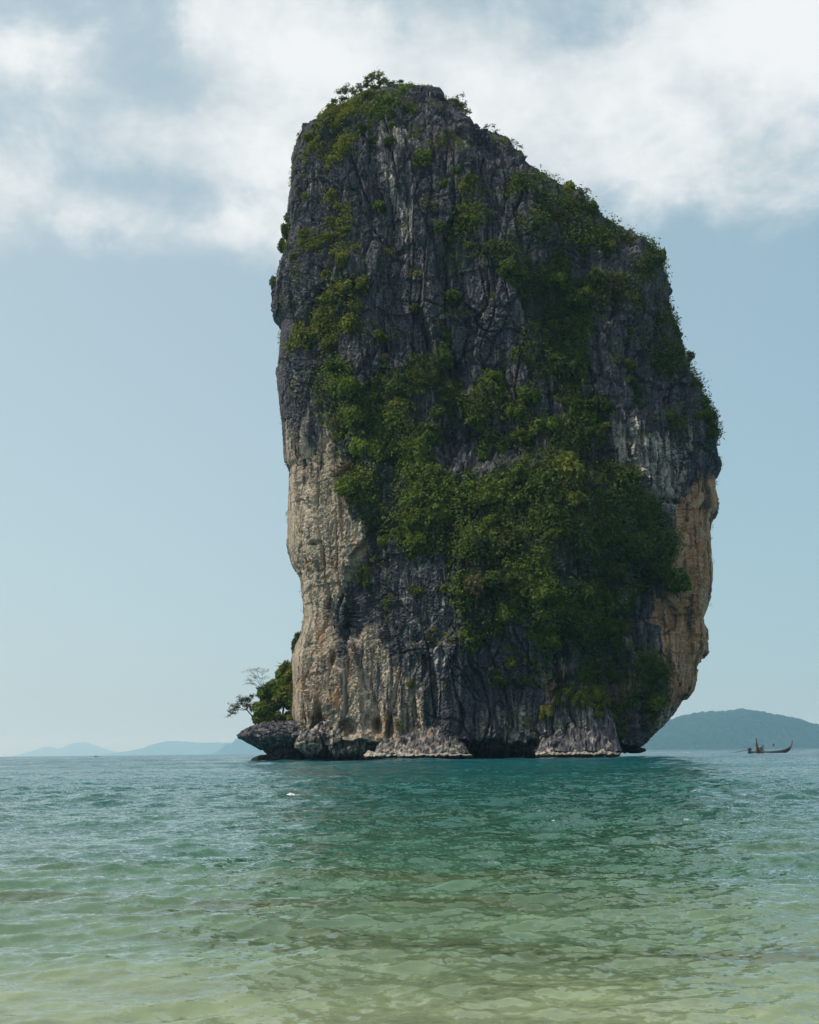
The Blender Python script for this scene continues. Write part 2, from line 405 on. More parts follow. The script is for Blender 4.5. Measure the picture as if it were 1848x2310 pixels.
orc = t.ramp(t.math('ADD', t.math('MULTIPLY', streak, 0.75), t.math('MULTIPLY', t.math('SUBTRACT', stain, 0.3), 0.65)), [(0.30, (0.12, 0.085, 0.07)), (0.42, (0.31, 0.18, 0.105)), (0.52, (0.46, 0.255, 0.14)), (0.60, (0.42, 0.31, 0.21)), (0.72, (0.58, 0.47, 0.35))])
palec = t.ramp(streak, [(0.36, (0.18, 0.175, 0.18)), (0.5, (0.42, 0.385, 0.345)), (0.62, (0.56, 0.51, 0.44))])
cc = t.mix(t.ss(t.math('ADD', t.attr('tan'), t.math('MULTIPLY', t.math('SUBTRACT', streak, 0.5), 2.6)), 0.18, 0.88), grey, tanc)
orc = t.mix(t.ss(stain, 0.47, 0.38, 0.0, 0.8), orc, (0.075, 0.070, 0.066, 1))
orc = t.mix(t.ss(blot, 0.55, 0.70, 0.0, 0.6), orc, (0.46, 0.37, 0.27, 1))
cc = t.mix(t.ss(t.math('ADD', t.attr('orange'), t.math('MULTIPLY', t.math('SUBTRACT', streak, 0.5), 1.7)), 0.25, 0.75), cc, orc)
cc = t.mix(t.ss(t.math('ADD', t.attr('pale'), t.math('MULTIPLY', t.math('SUBTRACT', streak, 0.5), 1.8)), 0.30, 0.80, 0.0, 0.8), cc, palec)
cc = t.mix(t.ss(t.math('ADD', t.attr('moss'), t.math('MULTIPLY', t.math('SUBTRACT', fine, 0.5), 1.4)), 0.40, 0.8, 0, 0.85), cc, (0.036, 0.050, 0.016, 1))
cc = t.mix(t.attr('wet_shade'), cc, (0.020, 0.019, 0.018, 1))  # wet waterline stone; also paints the shade of notch and undersides
bp = t.node('ShaderNodeBump'); bp.inputs['Strength'].default_value = 0.75; bp.inputs['Distance'].default_value = 0.6
t.put(bp.inputs['Height'], t.math('ADD', t.noise(t.vmath('MULTIPLY', tc, (1.9, 1.9, 0.4)), 1.0, 7, 0.72), t.math('MULTIPLY', fine, 0.6)))
b = t.node('ShaderNodeBsdfPrincipled'); t.put(b.inputs['Base Color'], cc); b.inputs['Roughness'].default_value = 0.9
b.inputs['Specular IOR Level'].default_value = 0.2
t.put(b.inputs['Normal'], bp.outputs[0]); t.l.new(b.outputs[0], out.inputs[0])

LEFT = [(838,176),(800,186),(772,196),(752,212),(716,228),(690,234),(672,246),(652,252),(640,262),(634,275),(626,290),(619,320),(615,350),(614,380),(612,420),(609,455),(603,500),(592,540),(580,580),(572,610),(570,640),(571,664),(580,676),(591,688),(592,700),(589,730),(586,765),(588,800),(592,850),(598,900),(600,940),(604,985),(613,992),(612,1005),(609,1030),(608,1080),(609,1130),(612,1160),(620,1190),(632,1208),(638,1215),(640,1260),(641,1310),(633,1340),(623,1360),(618,1390),(619,1450),(618,1500),(622,1550),(622,1610)]
RIGHT = [(868,176),(900,179),(924,184),(930,196),(932,212),(962,216),(972,226),(979,242),(981,263),(1000,271),(1050,281),(1070,288),(1080,308),(1097,317),(1108,339),(1150,364),(1180,384),(1215,404),(1250,430),(1268,454),(1310,474),(1340,489),(1364,514),(1386,534),(1396,560),(1408,595),(1411,640),(1424,680),(1438,720),(1452,770),(1466,800),(1478,835),(1493,870),(1504,905),(1509,930),(1512,960),(1512,985),(1504,1000),(1494,1015),(1494,1040),(1499,1060),(1497,1083),(1488,1092),(1486,1130),(1487,1180),(1491,1210),(1488,1260),(1481,1290),(1474,1308),(1478,1330),(1477,1372),(1468,1385),(1460,1410),(1451,1448),(1444,1462),(1424,1473),(1414,1490),(1400,1515),(1386,1530),(1370,1545),(1352,1562),(1320,1572),(1290,1580),(1288,1610)]
Lw = np.array([ad(x, y, YC) for x, y in LEFT])[::-1]; Rw = np.array([ad(x, y, YC) for x, y in RIGHT])[::-1]
for A in (Lw, Rw): A[:, 2] = np.maximum.accumulate(A[:, 2] + np.arange(len(A)) * 1e-4)
HTOP = min(Lw[-1, 2], Rw[-1, 2])
def xz(dx, dy, Y): p = ad(dx, dy, Y); return p[0], p[2]

def in_poly(X, Z, poly):
    r = np.zeros(X.shape, bool); n = len(poly)
    for i in range(n):
        x1, z1 = poly[i]; x2, z2 = poly[(i + 1) % n]
        if z1 == z2: continue
        c = ((z1 > Z) != (z2 > Z)) & (X < (x2 - x1) * (Z - z1) / (z2 - z1) + x1)
        r ^= c
    return r
def hit(dx, dy):                         # where the line of sight meets the front of the rock
    Yg = 275.0
    for _ in range(6):
        p = ad(dx, dy, Yg); r = int(np.clip(round((p[2] - zs[0]) / (zs[1] - zs[0])), 0, len(zs) - 1))
        Yg = float(np.interp(p[0], X[r, :nF], Y[r, :nF]))
    return ad(dx, dy, Yg)
class Zone:
    def __init__(s, pts):
        s.poly = [(p[0], p[2]) for p in (hit(x, y) for x, y in pts)]
RELIEF = [  # view x, y, half sizes, metres towards the viewer, depth used to place it
 (1090,1170,190,170,8.0,272), (1230,1120,150,150,5.0,272), (1180,1330,140,90,3.0,274), (1000,1030,200,70,3.0,274),
 (950,760,110,90,-3.5,280), (1010,950,90,40,-3.0,277), (890,1310,60,120,3.0,274), (740,1300,16,40,-4.0,280), (1175,1440,34,40,-5.0,275),
 (1160,700,70,170,-3.0,283), (830,400,30,150,2.5,284), (720,640,60,80,2.5,288), (1440,1180,70,260,-3.5,294), (1340,820,60,90,-2.0,289),
 (690,1140,40,200,1.5,288), (1220,1530,75,50,3.5,274), (1080,560,60,150,2.5,284), (735,860,40,90,3.0,285), (980,430,80,90,1.5,284),
]
nF, nB = 470, 70
cu = np.array([0, .004, .02, .06, .12, .18, .25, .34, .5, .64, .76, .86, .93, .975, .995, 1.0])
cf = np.array([0, .12, .26, .45, .66, .82, .93, .985, 1.0, .97, .90, .77, .60, .40, .16, 0])
tt = np.linspace(0, 1, 4000)
uu = np.interp(tt * (len(cu) - 1), np.arange(len(cu)), cu); ff = np.interp(tt * (len(cu) - 1), np.arange(len(cu)), cf)
ker = np.ones(240) / 240
uu = np.convolve(np.pad(uu, 120, 'edge'), ker, 'same')[120:-120]; ff = np.convolve(np.pad(ff, 120, 'edge'), ker, 'same')[120:-120]
uu = (uu - uu[0]) / (uu[-1] - uu[0]); ff[0] = ff[-1] = 0
arc = np.concatenate([[0], np.cumsum(np.hypot(np.diff(uu) * 105, np.diff(ff) * 30))]); arc /= arc[-1]
fu = np.interp(np.linspace(0, 1, nF), arc, uu); ffr = np.interp(np.linspace(0, 1, nF), arc, ff)
bt = np.linspace(0, math.pi, nB + 2)[1:-1]
bu = 0.5 + 0.5 * np.sign(np.cos(bt)) * np.abs(np.cos(bt)) ** 0.8; bf = -np.abs(np.sin(bt)) ** 0.8
U = np.concatenate([fu, bu]); Fq = np.concatenate([ffr, bf]); NC = len(U)
zs = np.linspace(-3.0, HTOP, 660)
Z = np.repeat(zs[:, None], NC, 1).astype(np.float32)
xl = np.interp(zs, Lw[:, 2], Lw[:, 0]); xr = np.interp(zs, Rw[:, 2], Rw[:, 0])
tz = np.clip((zs - 95) / (HTOP - 95), 0, 1)
bz = 30 * np.sqrt(np.clip(1 - 0.97 * tz ** 2.4, 0.0, 1))
bz = np.minimum(bz, 0.55 * (xr - xl) + 2)
X = xl[:, None] + U[None, :] * (xr - xl)[:, None]
Y = YC - bz[:, None] * Fq[None, :]
front = (np.arange(NC) < nF)[None, :]
xq = np.linspace(xl.min(), xr.max(), 1500)
zr = np.array([zs[(xl <= a) & (xr >= a)].max() if ((xl <= a) & (xr >= a)).any() else 1.0 for a in xq])
room = 300.0 * (1 - Z / np.interp(X * YC / Y, xq, zr)); room = np.clip(room, 0.0, 80)
bb = np.maximum(YC - Y, 0); lim = room * 0.88 + 0.4
soft = 1.0 / ((1.0 / (bb + 1e-3)) ** 4 + (1.0 / (lim + 1e-3)) ** 4) ** 0.25
Y = np.where(front, YC - soft, Y)
topk = sstep(room, 3.0, 28.0)
edge = np.clip(np.minimum(U, 1 - U) * (xr - xl)[:, None] / 9.0, 0, 1)      # 0 at the outline
edge = edge * edge * (3 - 2 * edge) * topk
for dx, dy, hx, hy, a, yd in RELIEF:
    x0, z0 = xz(dx, dy, yd); mpx = SC * yd / FPX
    g = np.exp(-(((X - x0) / (hx * mpx)) ** 2 + ((Z - z0) / (hy * mpx)) ** 2) ** 1.35)
    Y = Y - np.where(front, a * g * edge, 0)
ZT = [(Zone([(598,820),(690,800),(722,960),(742,1050),(772,1130),(772,1180),(742,1235),(690,1270),(700,1330),(745,1400),(800,1480),(850,1530),(880,1600),(500,1610),(610,1400),(640,1300),(600,1100)]), 1.0),
      (Zone([(745,1330),(790,1300),(830,1400),(880,1420),(905,1500),(910,1600),(800,1600),(740,1450)]), 0.60),
      (Zone([(1010,1490),(1290,1480),(1300,1600),(1000,1600)]), 0.35),
      (Zone([(1370,1480),(1450,1450),(1410,1530),(1340,1580),(1350,1530)]), 0.6)]
ZO = [(Zone([(1400,1075),(1440,1040),(1500,1000),(1510,1090),(1500,1300),(1490,1380),(1450,1480),(1395,1480),(1370,1400),(1385,1290),(1395,1180)]), 1.0),
      (Zone([(1130,1390),(1195,1390),(1200,1500),(1150,1510)]), 0.55), (Zone([(1290,1430),(1330,1400),(1340,1500),(1300,1500)]), 0.45)]
ZP = [(Zone([(845,1195),(925,1185),(965,1240),(985,1400),(960,1500),(870,1500),(850,1350)]), 0.34),
      (Zone([(1275,870),(1345,890),(1420,930),(1460,900),(1440,1010),(1400,1080),(1370,1050),(1335,1005),(1290,955)]), 0.62),
      (Zone([(790,255),(850,262),(842,330),(835,370),(858,430),(890,520),(850,515),(815,410),(795,330)]), 0.55),
      (Zone([(1100,320),(1150,370),(1140,420),(1085,390)]), 0.4), (Zone([(820,255),(865,255),(870,300),(830,300)]), 0.5),
      (Zone([(1285,1230),(1310,1230),(1340,1370),(1360,1440),(1330,1400),(1290,1280)]), 0.6), (Zone([(660,380),(690,360),(685,410),(660,420)]), 0.5),
      (Zone([(990,1500),(1250,1540),(1300,1500),(1310,1580),(1180,1590),(1000,1530)]), 0.32)]
# vegetation: zone, density, crown radius range, kind, label key
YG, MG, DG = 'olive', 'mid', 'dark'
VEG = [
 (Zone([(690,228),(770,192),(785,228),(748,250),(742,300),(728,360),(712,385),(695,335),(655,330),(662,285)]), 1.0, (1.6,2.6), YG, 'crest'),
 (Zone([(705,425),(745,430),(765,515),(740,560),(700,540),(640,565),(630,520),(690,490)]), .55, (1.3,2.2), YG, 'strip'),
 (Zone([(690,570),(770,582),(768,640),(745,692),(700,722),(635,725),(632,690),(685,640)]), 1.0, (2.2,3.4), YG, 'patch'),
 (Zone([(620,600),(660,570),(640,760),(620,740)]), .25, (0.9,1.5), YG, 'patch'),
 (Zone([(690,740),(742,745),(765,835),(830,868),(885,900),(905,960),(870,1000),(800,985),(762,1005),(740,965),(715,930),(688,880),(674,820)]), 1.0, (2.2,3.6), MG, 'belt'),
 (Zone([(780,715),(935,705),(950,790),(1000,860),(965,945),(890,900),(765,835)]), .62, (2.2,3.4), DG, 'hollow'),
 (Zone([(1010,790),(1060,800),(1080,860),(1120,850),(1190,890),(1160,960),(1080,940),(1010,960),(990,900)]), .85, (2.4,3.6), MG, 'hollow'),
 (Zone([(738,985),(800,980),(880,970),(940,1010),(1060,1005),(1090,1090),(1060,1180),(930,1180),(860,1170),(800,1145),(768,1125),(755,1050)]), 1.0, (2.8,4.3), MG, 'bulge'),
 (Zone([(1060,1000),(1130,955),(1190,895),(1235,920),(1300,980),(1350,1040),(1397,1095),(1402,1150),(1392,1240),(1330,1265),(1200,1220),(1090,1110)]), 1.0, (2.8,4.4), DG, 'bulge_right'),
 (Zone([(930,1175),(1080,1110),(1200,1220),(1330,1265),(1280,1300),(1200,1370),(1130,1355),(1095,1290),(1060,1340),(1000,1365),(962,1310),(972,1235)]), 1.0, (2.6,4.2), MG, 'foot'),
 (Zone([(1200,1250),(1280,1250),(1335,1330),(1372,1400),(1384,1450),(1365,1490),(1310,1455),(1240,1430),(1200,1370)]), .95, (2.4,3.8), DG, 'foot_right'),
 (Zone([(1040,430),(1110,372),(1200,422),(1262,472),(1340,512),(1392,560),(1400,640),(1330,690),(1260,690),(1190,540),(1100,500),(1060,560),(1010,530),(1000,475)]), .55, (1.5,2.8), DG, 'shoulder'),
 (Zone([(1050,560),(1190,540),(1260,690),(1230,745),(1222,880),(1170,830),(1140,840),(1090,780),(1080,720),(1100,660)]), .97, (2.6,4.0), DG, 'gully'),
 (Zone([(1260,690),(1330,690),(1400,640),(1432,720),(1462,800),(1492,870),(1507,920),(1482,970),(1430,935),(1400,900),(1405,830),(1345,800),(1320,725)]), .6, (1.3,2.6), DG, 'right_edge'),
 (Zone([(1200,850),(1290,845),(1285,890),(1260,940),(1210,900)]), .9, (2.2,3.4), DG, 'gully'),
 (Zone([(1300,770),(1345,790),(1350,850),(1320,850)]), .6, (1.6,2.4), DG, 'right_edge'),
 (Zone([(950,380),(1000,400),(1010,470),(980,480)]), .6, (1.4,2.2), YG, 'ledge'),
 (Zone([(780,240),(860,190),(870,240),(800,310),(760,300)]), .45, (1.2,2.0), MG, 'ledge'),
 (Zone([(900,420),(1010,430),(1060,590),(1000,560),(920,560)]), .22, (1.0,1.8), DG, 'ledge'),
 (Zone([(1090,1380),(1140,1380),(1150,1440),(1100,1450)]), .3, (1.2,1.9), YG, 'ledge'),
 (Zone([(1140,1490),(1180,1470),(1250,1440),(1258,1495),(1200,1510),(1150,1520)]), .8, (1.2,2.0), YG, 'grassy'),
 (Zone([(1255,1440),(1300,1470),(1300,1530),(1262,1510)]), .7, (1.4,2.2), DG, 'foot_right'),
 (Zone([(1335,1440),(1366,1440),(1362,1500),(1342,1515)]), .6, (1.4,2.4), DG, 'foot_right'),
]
P3 = np.stack([X, Y, Z], -1)
dc = np.roll(P3, -1, 1) - np.roll(P3, 1, 1); dr = np.gradient(P3, axis=0)
N = np.cross(dc, dr); N /= np.linalg.norm(N, axis=-1)[..., None] + 1e-9
if N[300, nF // 2, 1] > 0: N = -N
Xf, Yf, Zf = [q.astype(np.float32) for q in (X, Y, Z)]
wx = 3.0 * perlin(Xf / 14, Yf / 14, Zf / 18); wz = 4.0 * perlin(Xf / 16 + 9, Yf / 16, Zf / 14)
big = fbm(Xf / 11, Yf / 11, Zf / 34, 3)
flute = fbm((Xf + 0.7 * wx) / 2.6, (Yf + 0.5 * wx) / 2.6, (Zf + wz) / 24, 3, 0.55, True)
flu2 = fbm((Xf + 0.4 * wx) / 0.95, Yf / 0.95, Zf / 9, 2, 0.5, True)
f1, f2, cr = worley((Xf + wx) / 4.2, (Yf + wx) / 4.2, (Zf + wz) / 13.0, 1)
g1, g2, cr2 = worley((Xf + .6 * wx) / 1.9, (Yf) / 1.9, (Zf + .6 * wz) / 3.4, 2)
crack = 1 - sstep(f2 - f1, 0.0, 0.14); crack2 = 1 - sstep(g2 - g1, 0.0, 0.16)
hh = (Zf + 1.3 * wz + 1.2 * wx) / 7.5; saw = hh - np.floor(hh)
strata = (0.5 - saw) * sstep(perlin(Xf / 20, Yf / 20, Zf / 9 + 4), -0.1, 0.45)
finen = fbm(Xf / 1.2, Yf / 1.2, Zf / 2.0, 3, 0.65, True)
rough = 0.8 + 0.6 * perlin(Xf / 25, Yf / 25 + 3, Zf / 25)
# masks (what each patch of stone is: tan, orange, pale, under plants, wet foot with painted notch shade)
jx = [Xf + 3.6 * fbm(Xf / 6 + s, Yf / 6, Zf / 9, 3) for s in (0, 31, 67, 90, 120)]; jz = [Zf + 8.0 * fbm(Xf / 3.2 + s, Yf / 3.2, Zf / 18, 3) for s in (11, 47, 83, 130, 170)]
def zmask(zones):
    m = np.zeros_like(Xf)
    for zn, wv in zones:
        m = np.maximum(m, wv * sum(in_poly(a, b_, zn.poly) for a, b_ in zip(jx, jz)) / 5.0)
    return np.where(front, m, m * 0.5)
a_tan, a_or, a_pa = zmask(ZT), zmask(ZO), zmask(ZP)
tz0 = hit(650, 960)[2]
a_tan = a_tan * (1 - sstep(Zf + 13 * perlin(Xf / 1.7, Yf / 1.7, Zf / 40) + 6 * perlin(Xf / 5, Yf / 5, Zf / 30), tz0 - 10, tz0 + 14))
a_moss = zmask([(v[0], v[1] ** 2) for v in VEG]) * 0.75 + 0.16 * (perlin(Xf / 10, Yf / 10, Zf / 12 + 5) + 0.2)
a_moss = np.clip(np.where(front, a_moss, 0.5), 0, 1) * (1 - 0.9 * np.clip(a_tan + a_or + a_pa, 0, 1))
smoothk = 1 - 0.75 * np.clip(a_tan + 0.4 * a_or, 0, 1)          # flowstone: long smooth columns
h1, h2, cr3 = worley((Xf + 1.6 * wx) / 8.5, (Yf + wx) / 8.5, (Zf + 1.5 * wz + 0.35 * Xf) / 24.0, 5)
split = 1 - sstep(np.abs(perlin((Xf + 1.2 * wx) / 6.5 + 40, Yf / 9, Zf / 70)), 0.0, 0.055)
split2 = 1 - sstep(np.abs(perlin(Xf / 9 + 20, Yf / 9, (Zf + 1.5 * wz + 0.5 * Xf) / 11)), 0.0, 0.05)
fl_mask = 0.35 + 0.9 * sstep(perlin(Xf / 13 + 7, Yf / 13, Zf / 20), -0.25, 0.35)
col_f = fbm((Xf + 0.22 * Zf + wx) / 4.6, (Yf + wx) / 4.6, (Zf + wz) / 55, 2, 0.5, True)
disp = 2.4 * big + 1.25 * flute * fl_mask + 0.65 * flu2 * fl_mask + (cr3 - 0.5) * 3.0 - 1.6 * split - 1.1 * split2 * smoothk + (1 - smoothk) * 1.9 * col_f + (cr - 0.5) * 1.7 * smoothk + (cr2 - 0.5) * 0.9 * rough * smoothk - 0.8 * crack * smoothk - 0.35 * crack2 * rough + 0.9 * strata * (0.3 + 0.7 * smoothk) + 0.55 * finen
near_edge = 0.26 + 0.74 * edge
disp = disp + 0.5 * (0.35 + 0.65 * smoothk) * (np.random.default_rng(3).random(disp.shape) - 0.5)
disp = np.clip(disp, -6, 6) * near_edge + (1 - topk) * (1.3 * (cr2 - 0.5) + 0.7 * finen) * np.where(front, 1, 0)
P3 = P3 + N * (disp - np.where(front, 1.5 * (1 - topk), 0))[..., None]
# wave cut notch along the waterline, and dark mouths between the columns at the left foot
nz = 3.9 + 1.8 * fbm(Xf / 9, Yf / 9, 0 * Xf + 2, 3) + 1.8 * np.abs(perlin(Xf / 3.2, Yf / 3.2, 0 * Xf + 7))
notch = 1 - sstep(Zf, nz - 1.0, nz)
inset = notch * (6.5 + 1.5 * perlin(Xf / 7, Yf / 7, 0 * Xf))
lowcave = np.clip(perlin(Xf / 4.5 + 3, Yf / 6, Zf / 12 + 1) - 0.05, 0, 1) * (1 - sstep(Zf, 5, 13)) * sstep(-Xf, 2, 10) * 9.0
inset = inset + lowcave
for dx, dy, hx, hy, a in [(693,1523,12,34,7), (744,1536,15,19,5.5), (799,1526,12,20,4.5), (825,1536,9,26,5), (658,1516,8,9,3), (716,1388,9,20,4), (742,1312,15,42,4), (1168,1440,20,32,5), (612,884,8,4,2), (1400,1052,16,8,2.5), (670,1140,8,4,1.5)]:
    p = hit(dx, dy); mp = SC * p[1] / FPX
    q2 = ((Xf + 0.15 * wx - p[0]) / (hx * mp)) ** 2 + ((Zf + 0.2 * wz - p[2]) / (hy * mp)) ** 2
    inset = inset + a * np.exp(-q2 ** 2)
P3[..., 1] += np.where(front, inset * (0.35 + 0.65 * edge), 0)
cxm = (0.5 * (xl + xr))[:, None]
P3[..., 0] += np.sign(cxm - X) * notch * 2.5 * (1 - edge)
a_wet_shade = np.clip(notch * 0.95 * (1 - 0.6 * sstep(Zf, 1.6, 3)) + (Zf < 1.2) * 0.3, 0, 1)  # wet stone at the waterline plus notch shade put into the colour
V = P3.reshape(-1, 3); F = grid_faces(len(zs), NC, True)
topc = np.array([[0.5 * (xl[-1] + xr[-1]), YC, HTOP + 0.3]]); V = np.concatenate([V, topc]); it = len(V) - 1
last = (len(zs) - 1) * NC + np.arange(NC)
capf = np.stack([last, np.roll(last, -1), np.full(NC, it), np.full(NC, it)], -1)
def pad1(a): return np.concatenate([a.ravel(), [0.3]])
rock_me = mesh_np('rock_island', V, F, m_rock, False, dict(tan=pad1(a_tan), orange=pad1(a_or), pale=pad1(a_pa), moss=pad1(a_moss), wet_shade=pad1(a_wet_shade)))
rock = obj('rock_island', rock_me)
tag(rock, 'towering grey limestone rock standing straight out of the sea, draped with green plants', 'rock island')
# final normals used for planting
dc = np.roll(P3, -1, 1) - np.roll(P3, 1, 1); dr = np.gradient(P3, axis=0)
N2 = np.cross(dc, dr); N2 /= np.linalg.norm(N2, axis=-1)[..., None] + 1e-9
if N2[300, nF // 2, 1] > 0: N2 = -N2

# loose shaped pieces at the foot of the rock
def lump(name, c, rad, parent, seed, tilt=0.0, rz=0.0, n=(80, 150), amp=0.12, attrs=None, power=0.75, shear=0.0, taper=0.0):
    th = np.linspace(0.02, math.pi - 0.02, n[0])[:, None]; ph = np.linspace(0, 2 * math.pi, n[1], endpoint=False)[None, :]
    sg = lambda a, p: np.sign(a) * np.abs(a) ** p
    x = sg(np.sin(th), power) * sg(np.cos(ph), power); y = sg(np.sin(th), power) * sg(np.sin(ph), power); z = sg(np.cos(th), power) + 0 * ph
    p = np.stack([x * rad[0], y * rad[1], z * rad[2]], -1); u_ = np.stack([x, y, z], -1); u_ /= np.linalg.norm(u_, axis=-1)[..., None]
    q = p + np.array([seed * 13.1, seed * 3.7, 0]); m = min(rad)
    dd = fbm(q[..., 0] / 3.2, q[..., 1] / 3.2, q[..., 2] / 3.2, 4, 0.55, True) * m * amp * 2.2 + fbm(q[..., 0] / 1.0, q[..., 1] / 1.0, q[..., 2] / 1.4, 3) * m * amp
    w1, w2, wc = worley(q[..., 0] / 2.4, q[..., 1] / 2.4, q[..., 2] / 1.7, seed); dd += (wc - 0.5) * m * amp * 1.6 - (1 - sstep(w2 - w1, 0, 0.15)) * m * amp
    p = p + u_ * dd[..., None]
    p[..., 2] += shear * p[..., 0]
    p[..., :2] *= (1 - taper * (1 - sstep(p[..., 2], -rad[2], rad[2] * 0.35)))[..., None]
    Mx = np.array(Matrix.Rotation(rz, 3, 'Z') @ Matrix.Rotation(tilt, 3, 'Y')); p = p @ Mx.T
    nn = p.shape[0] * p.shape[1]; A = dict(tan=np.zeros(nn), orange=np.zeros(nn), pale=np.zeros(nn), moss=np.zeros(nn), wet_shade=np.zeros(nn))
    zz = p[..., 2].ravel() + c[2]
    for k, v in (attrs or {}).items(): A[k] = np.full(nn, v)
    A['wet_shade'] = np.maximum(A['wet_shade'], 0.9 * (1 - sstep(zz, 0.6, 2.2)))
    return obj(name, mesh_np(name, p.reshape(-1, 3), grid_faces(n[0], n[1], True), m_rock, False, A), parent, c)
def foot(dx, dy, Y): return tuple(ad(dx, dy, Y))
def wedge(name, prof, base_dy, Yf, depth, seed, attrs, rough=1.0, lean=1.4, over=0.6):
    """a slab: profile of its crest in view coordinates, sloping back from the front foot"""
    tp = np.array([ad(x, y, Yf + depth * 0.6) for x, y in prof]); zb = ad(prof[0][0], base_dy, Yf)[2]
    xs_ = np.linspace(tp[0, 0], tp[-1, 0], 150); hh_ = np.maximum(np.interp(xs_, tp[:, 0], tp[:, 2]) - zb, 0.15)
    tq = np.array([-0.35, -0.1, 0.0, .08, .16, .25, .34, .43, .52, .61, .7, .8, .88, .95, 1.0, 1.06, 1.1])
    Xs, Tq = np.meshgrid(xs_, tq); Hs = np.tile(hh_, (len(tq), 1))
    Zs = zb + Hs * np.clip(Tq, -1, 1) ; Ys = Yf + depth * 0.75 * np.clip(Tq, 0, 2) ** 1.2 + np.where(Tq < 0, -Tq * over * 3, 0)
    Zs = np.where(Tq > 1, zb + Hs * (1 - (Tq - 1) * 6), Zs); Zs = np.where(Tq < 0, zb + Tq * 1.5, Zs) + 0.32 * perlin(Xs / 1.6 + seed, 0 * Xs, 0 * Xs) + 0.2 * perlin(Xs / 0.6, 0 * Xs, 0 * Xs + 5)
    end = np.clip(np.minimum(Xs - xs_[0], xs_[-1] - Xs) / 2.0, 0, 1); Ys = Ys + (1 - end) ** 2 * depth * 0.5
    n1_ = fbm((Xs - lean * Zs) / 1.5 + seed, Zs / 6, Ys / 3, 3, 0.6, True); n2_ = fbm(Xs / 0.7 + seed, Zs / 0.7, Ys / 0.7, 3)
    w1, w2, wc = worley((Xs - lean * Zs) / 2.2 + seed, Zs / 4.0, Ys / 3.0, seed)
    dd = (0.75 * n1_ + 0.4 * n2_ + 1.0 * (wc - 0.5)) * rough
    Ys = Ys - dd * 0.8; Zs = Zs + dd * 0.5 * np.clip(Tq, 0, 1) * np.minimum(Hs, 1.5)
    nn = Xs.size; A_ = dict(tan=np.zeros(nn), orange=np.zeros(nn), pale=np.zeros(nn), moss=np.zeros(nn), wet_shade=np.zeros(nn))
    for k_, v_ in attrs.items(): A_[k_] = np.full(nn, v_)
    A_['wet_shade'] = np.maximum(A_['wet_shade'], 0.9 * (Tq < -0.05).ravel())  # slab underside: wet, with its shade painted in
    return obj(name, mesh_np(name, np.stack([Xs, Ys, Zs], -1).reshape(-1, 3), grid_faces(*Xs.shape), m_rock, False, A_), rock)
wedge('slanted_slab', [(786,1588),(795,1572),(822,1558),(870,1545),(905,1534),(933,1529),(948,1540),(972,1560),(984,1574),(990,1588)], 1588, 264.5, 8.0, 3, dict(tan=0.42, pale=0.12), 1.0, 2.0)
wedge('rock_shelf', [(766,1589),(775,1582),(800,1585),(840,1582),(880,1586),(930,1583),(975,1585),(994,1588)], 1592, 263.2, 4.0, 4, dict(tan=0.8, pale=0.6), 0.9, 0.2)
wedge('rock_block', [(1125,1585),(1140,1560),(1165,1545),(1190,1520),(1225,1500),(1262,1490),(1290,1510),(1300,1545),(1308,1585)], 1582, 264.5, 9.0, 8, dict(tan=0.20, pale=0.20), 1.3, 0.1)
wedge('rock_shelf', [(1128,1586),(1150,1579),(1185,1582),(1215,1576),(1250,1580),(1290,1572),(1306,1584)], 1589, 263.5, 3.0, 9, dict(tan=0.7, pale=0.45), 0.9, 0.1)
ledge_rad = (11.4, 9.5, 3.1)
lump('rock_ledge', foot(608, 1556, 294), ledge_rad, rock, 5, 0, 0, attrs=dict(tan=0.2), power=0.85, amp=0.2, taper=0.42, n=(90, 170))
lump('rock_stub', foot(606, 1588, 294), (4.4, 7.0, 2.6), rock, 6, 0, 0, attrs=dict(wet_shade=0.9), amp=0.15)
lump('rock_toe', foot(566, 1598, 296), (4.0, 3.5, 0.9), rock, 7, -0.12, 0, attrs=dict(wet_shade=0.8), amp=0.2, n=(30, 60))
lump('rock_toe', foot(1318, 1578, 299), (4.6, 4.0, 0.6), rock, 10, 0.06, 0, attrs=dict(wet_shade=0.8), amp=0.25, n=(30, 60))
lump('rock_knob', foot(1488, 1068, 297), (2.0, 4.0, 3.2), rock, 21, 0, 0, attrs=dict(tan=0.5, orange=0.4), amp=0.2, n=(50, 70))
lump('rock_knob', foot(1471, 1345, 297), (1.8, 3.0, 4.2), rock, 22, 0, 0, attrs=dict(orange=0.6), amp=0.2, n=(50, 70))
for k, (dx, dy, rx, rz_) in enumerate([(655,1565,2.6,2.0),(712,1560,2.2,2.6),(765,1568,2.6,1.8),(690,1540,1.6,2.6),(830,1552,2.0,1.8),(735,1585,3.2,1.0)]):
    lump('boulder', foot(dx, dy, 279), (rx, 2.2, rz_), rock, 11 + k, 0.3 * (k % 3 - 1), 0.4 * k, attrs=dict(tan=0.5), amp=0.3, power=0.95, n=(46, 76), taper=0.25)

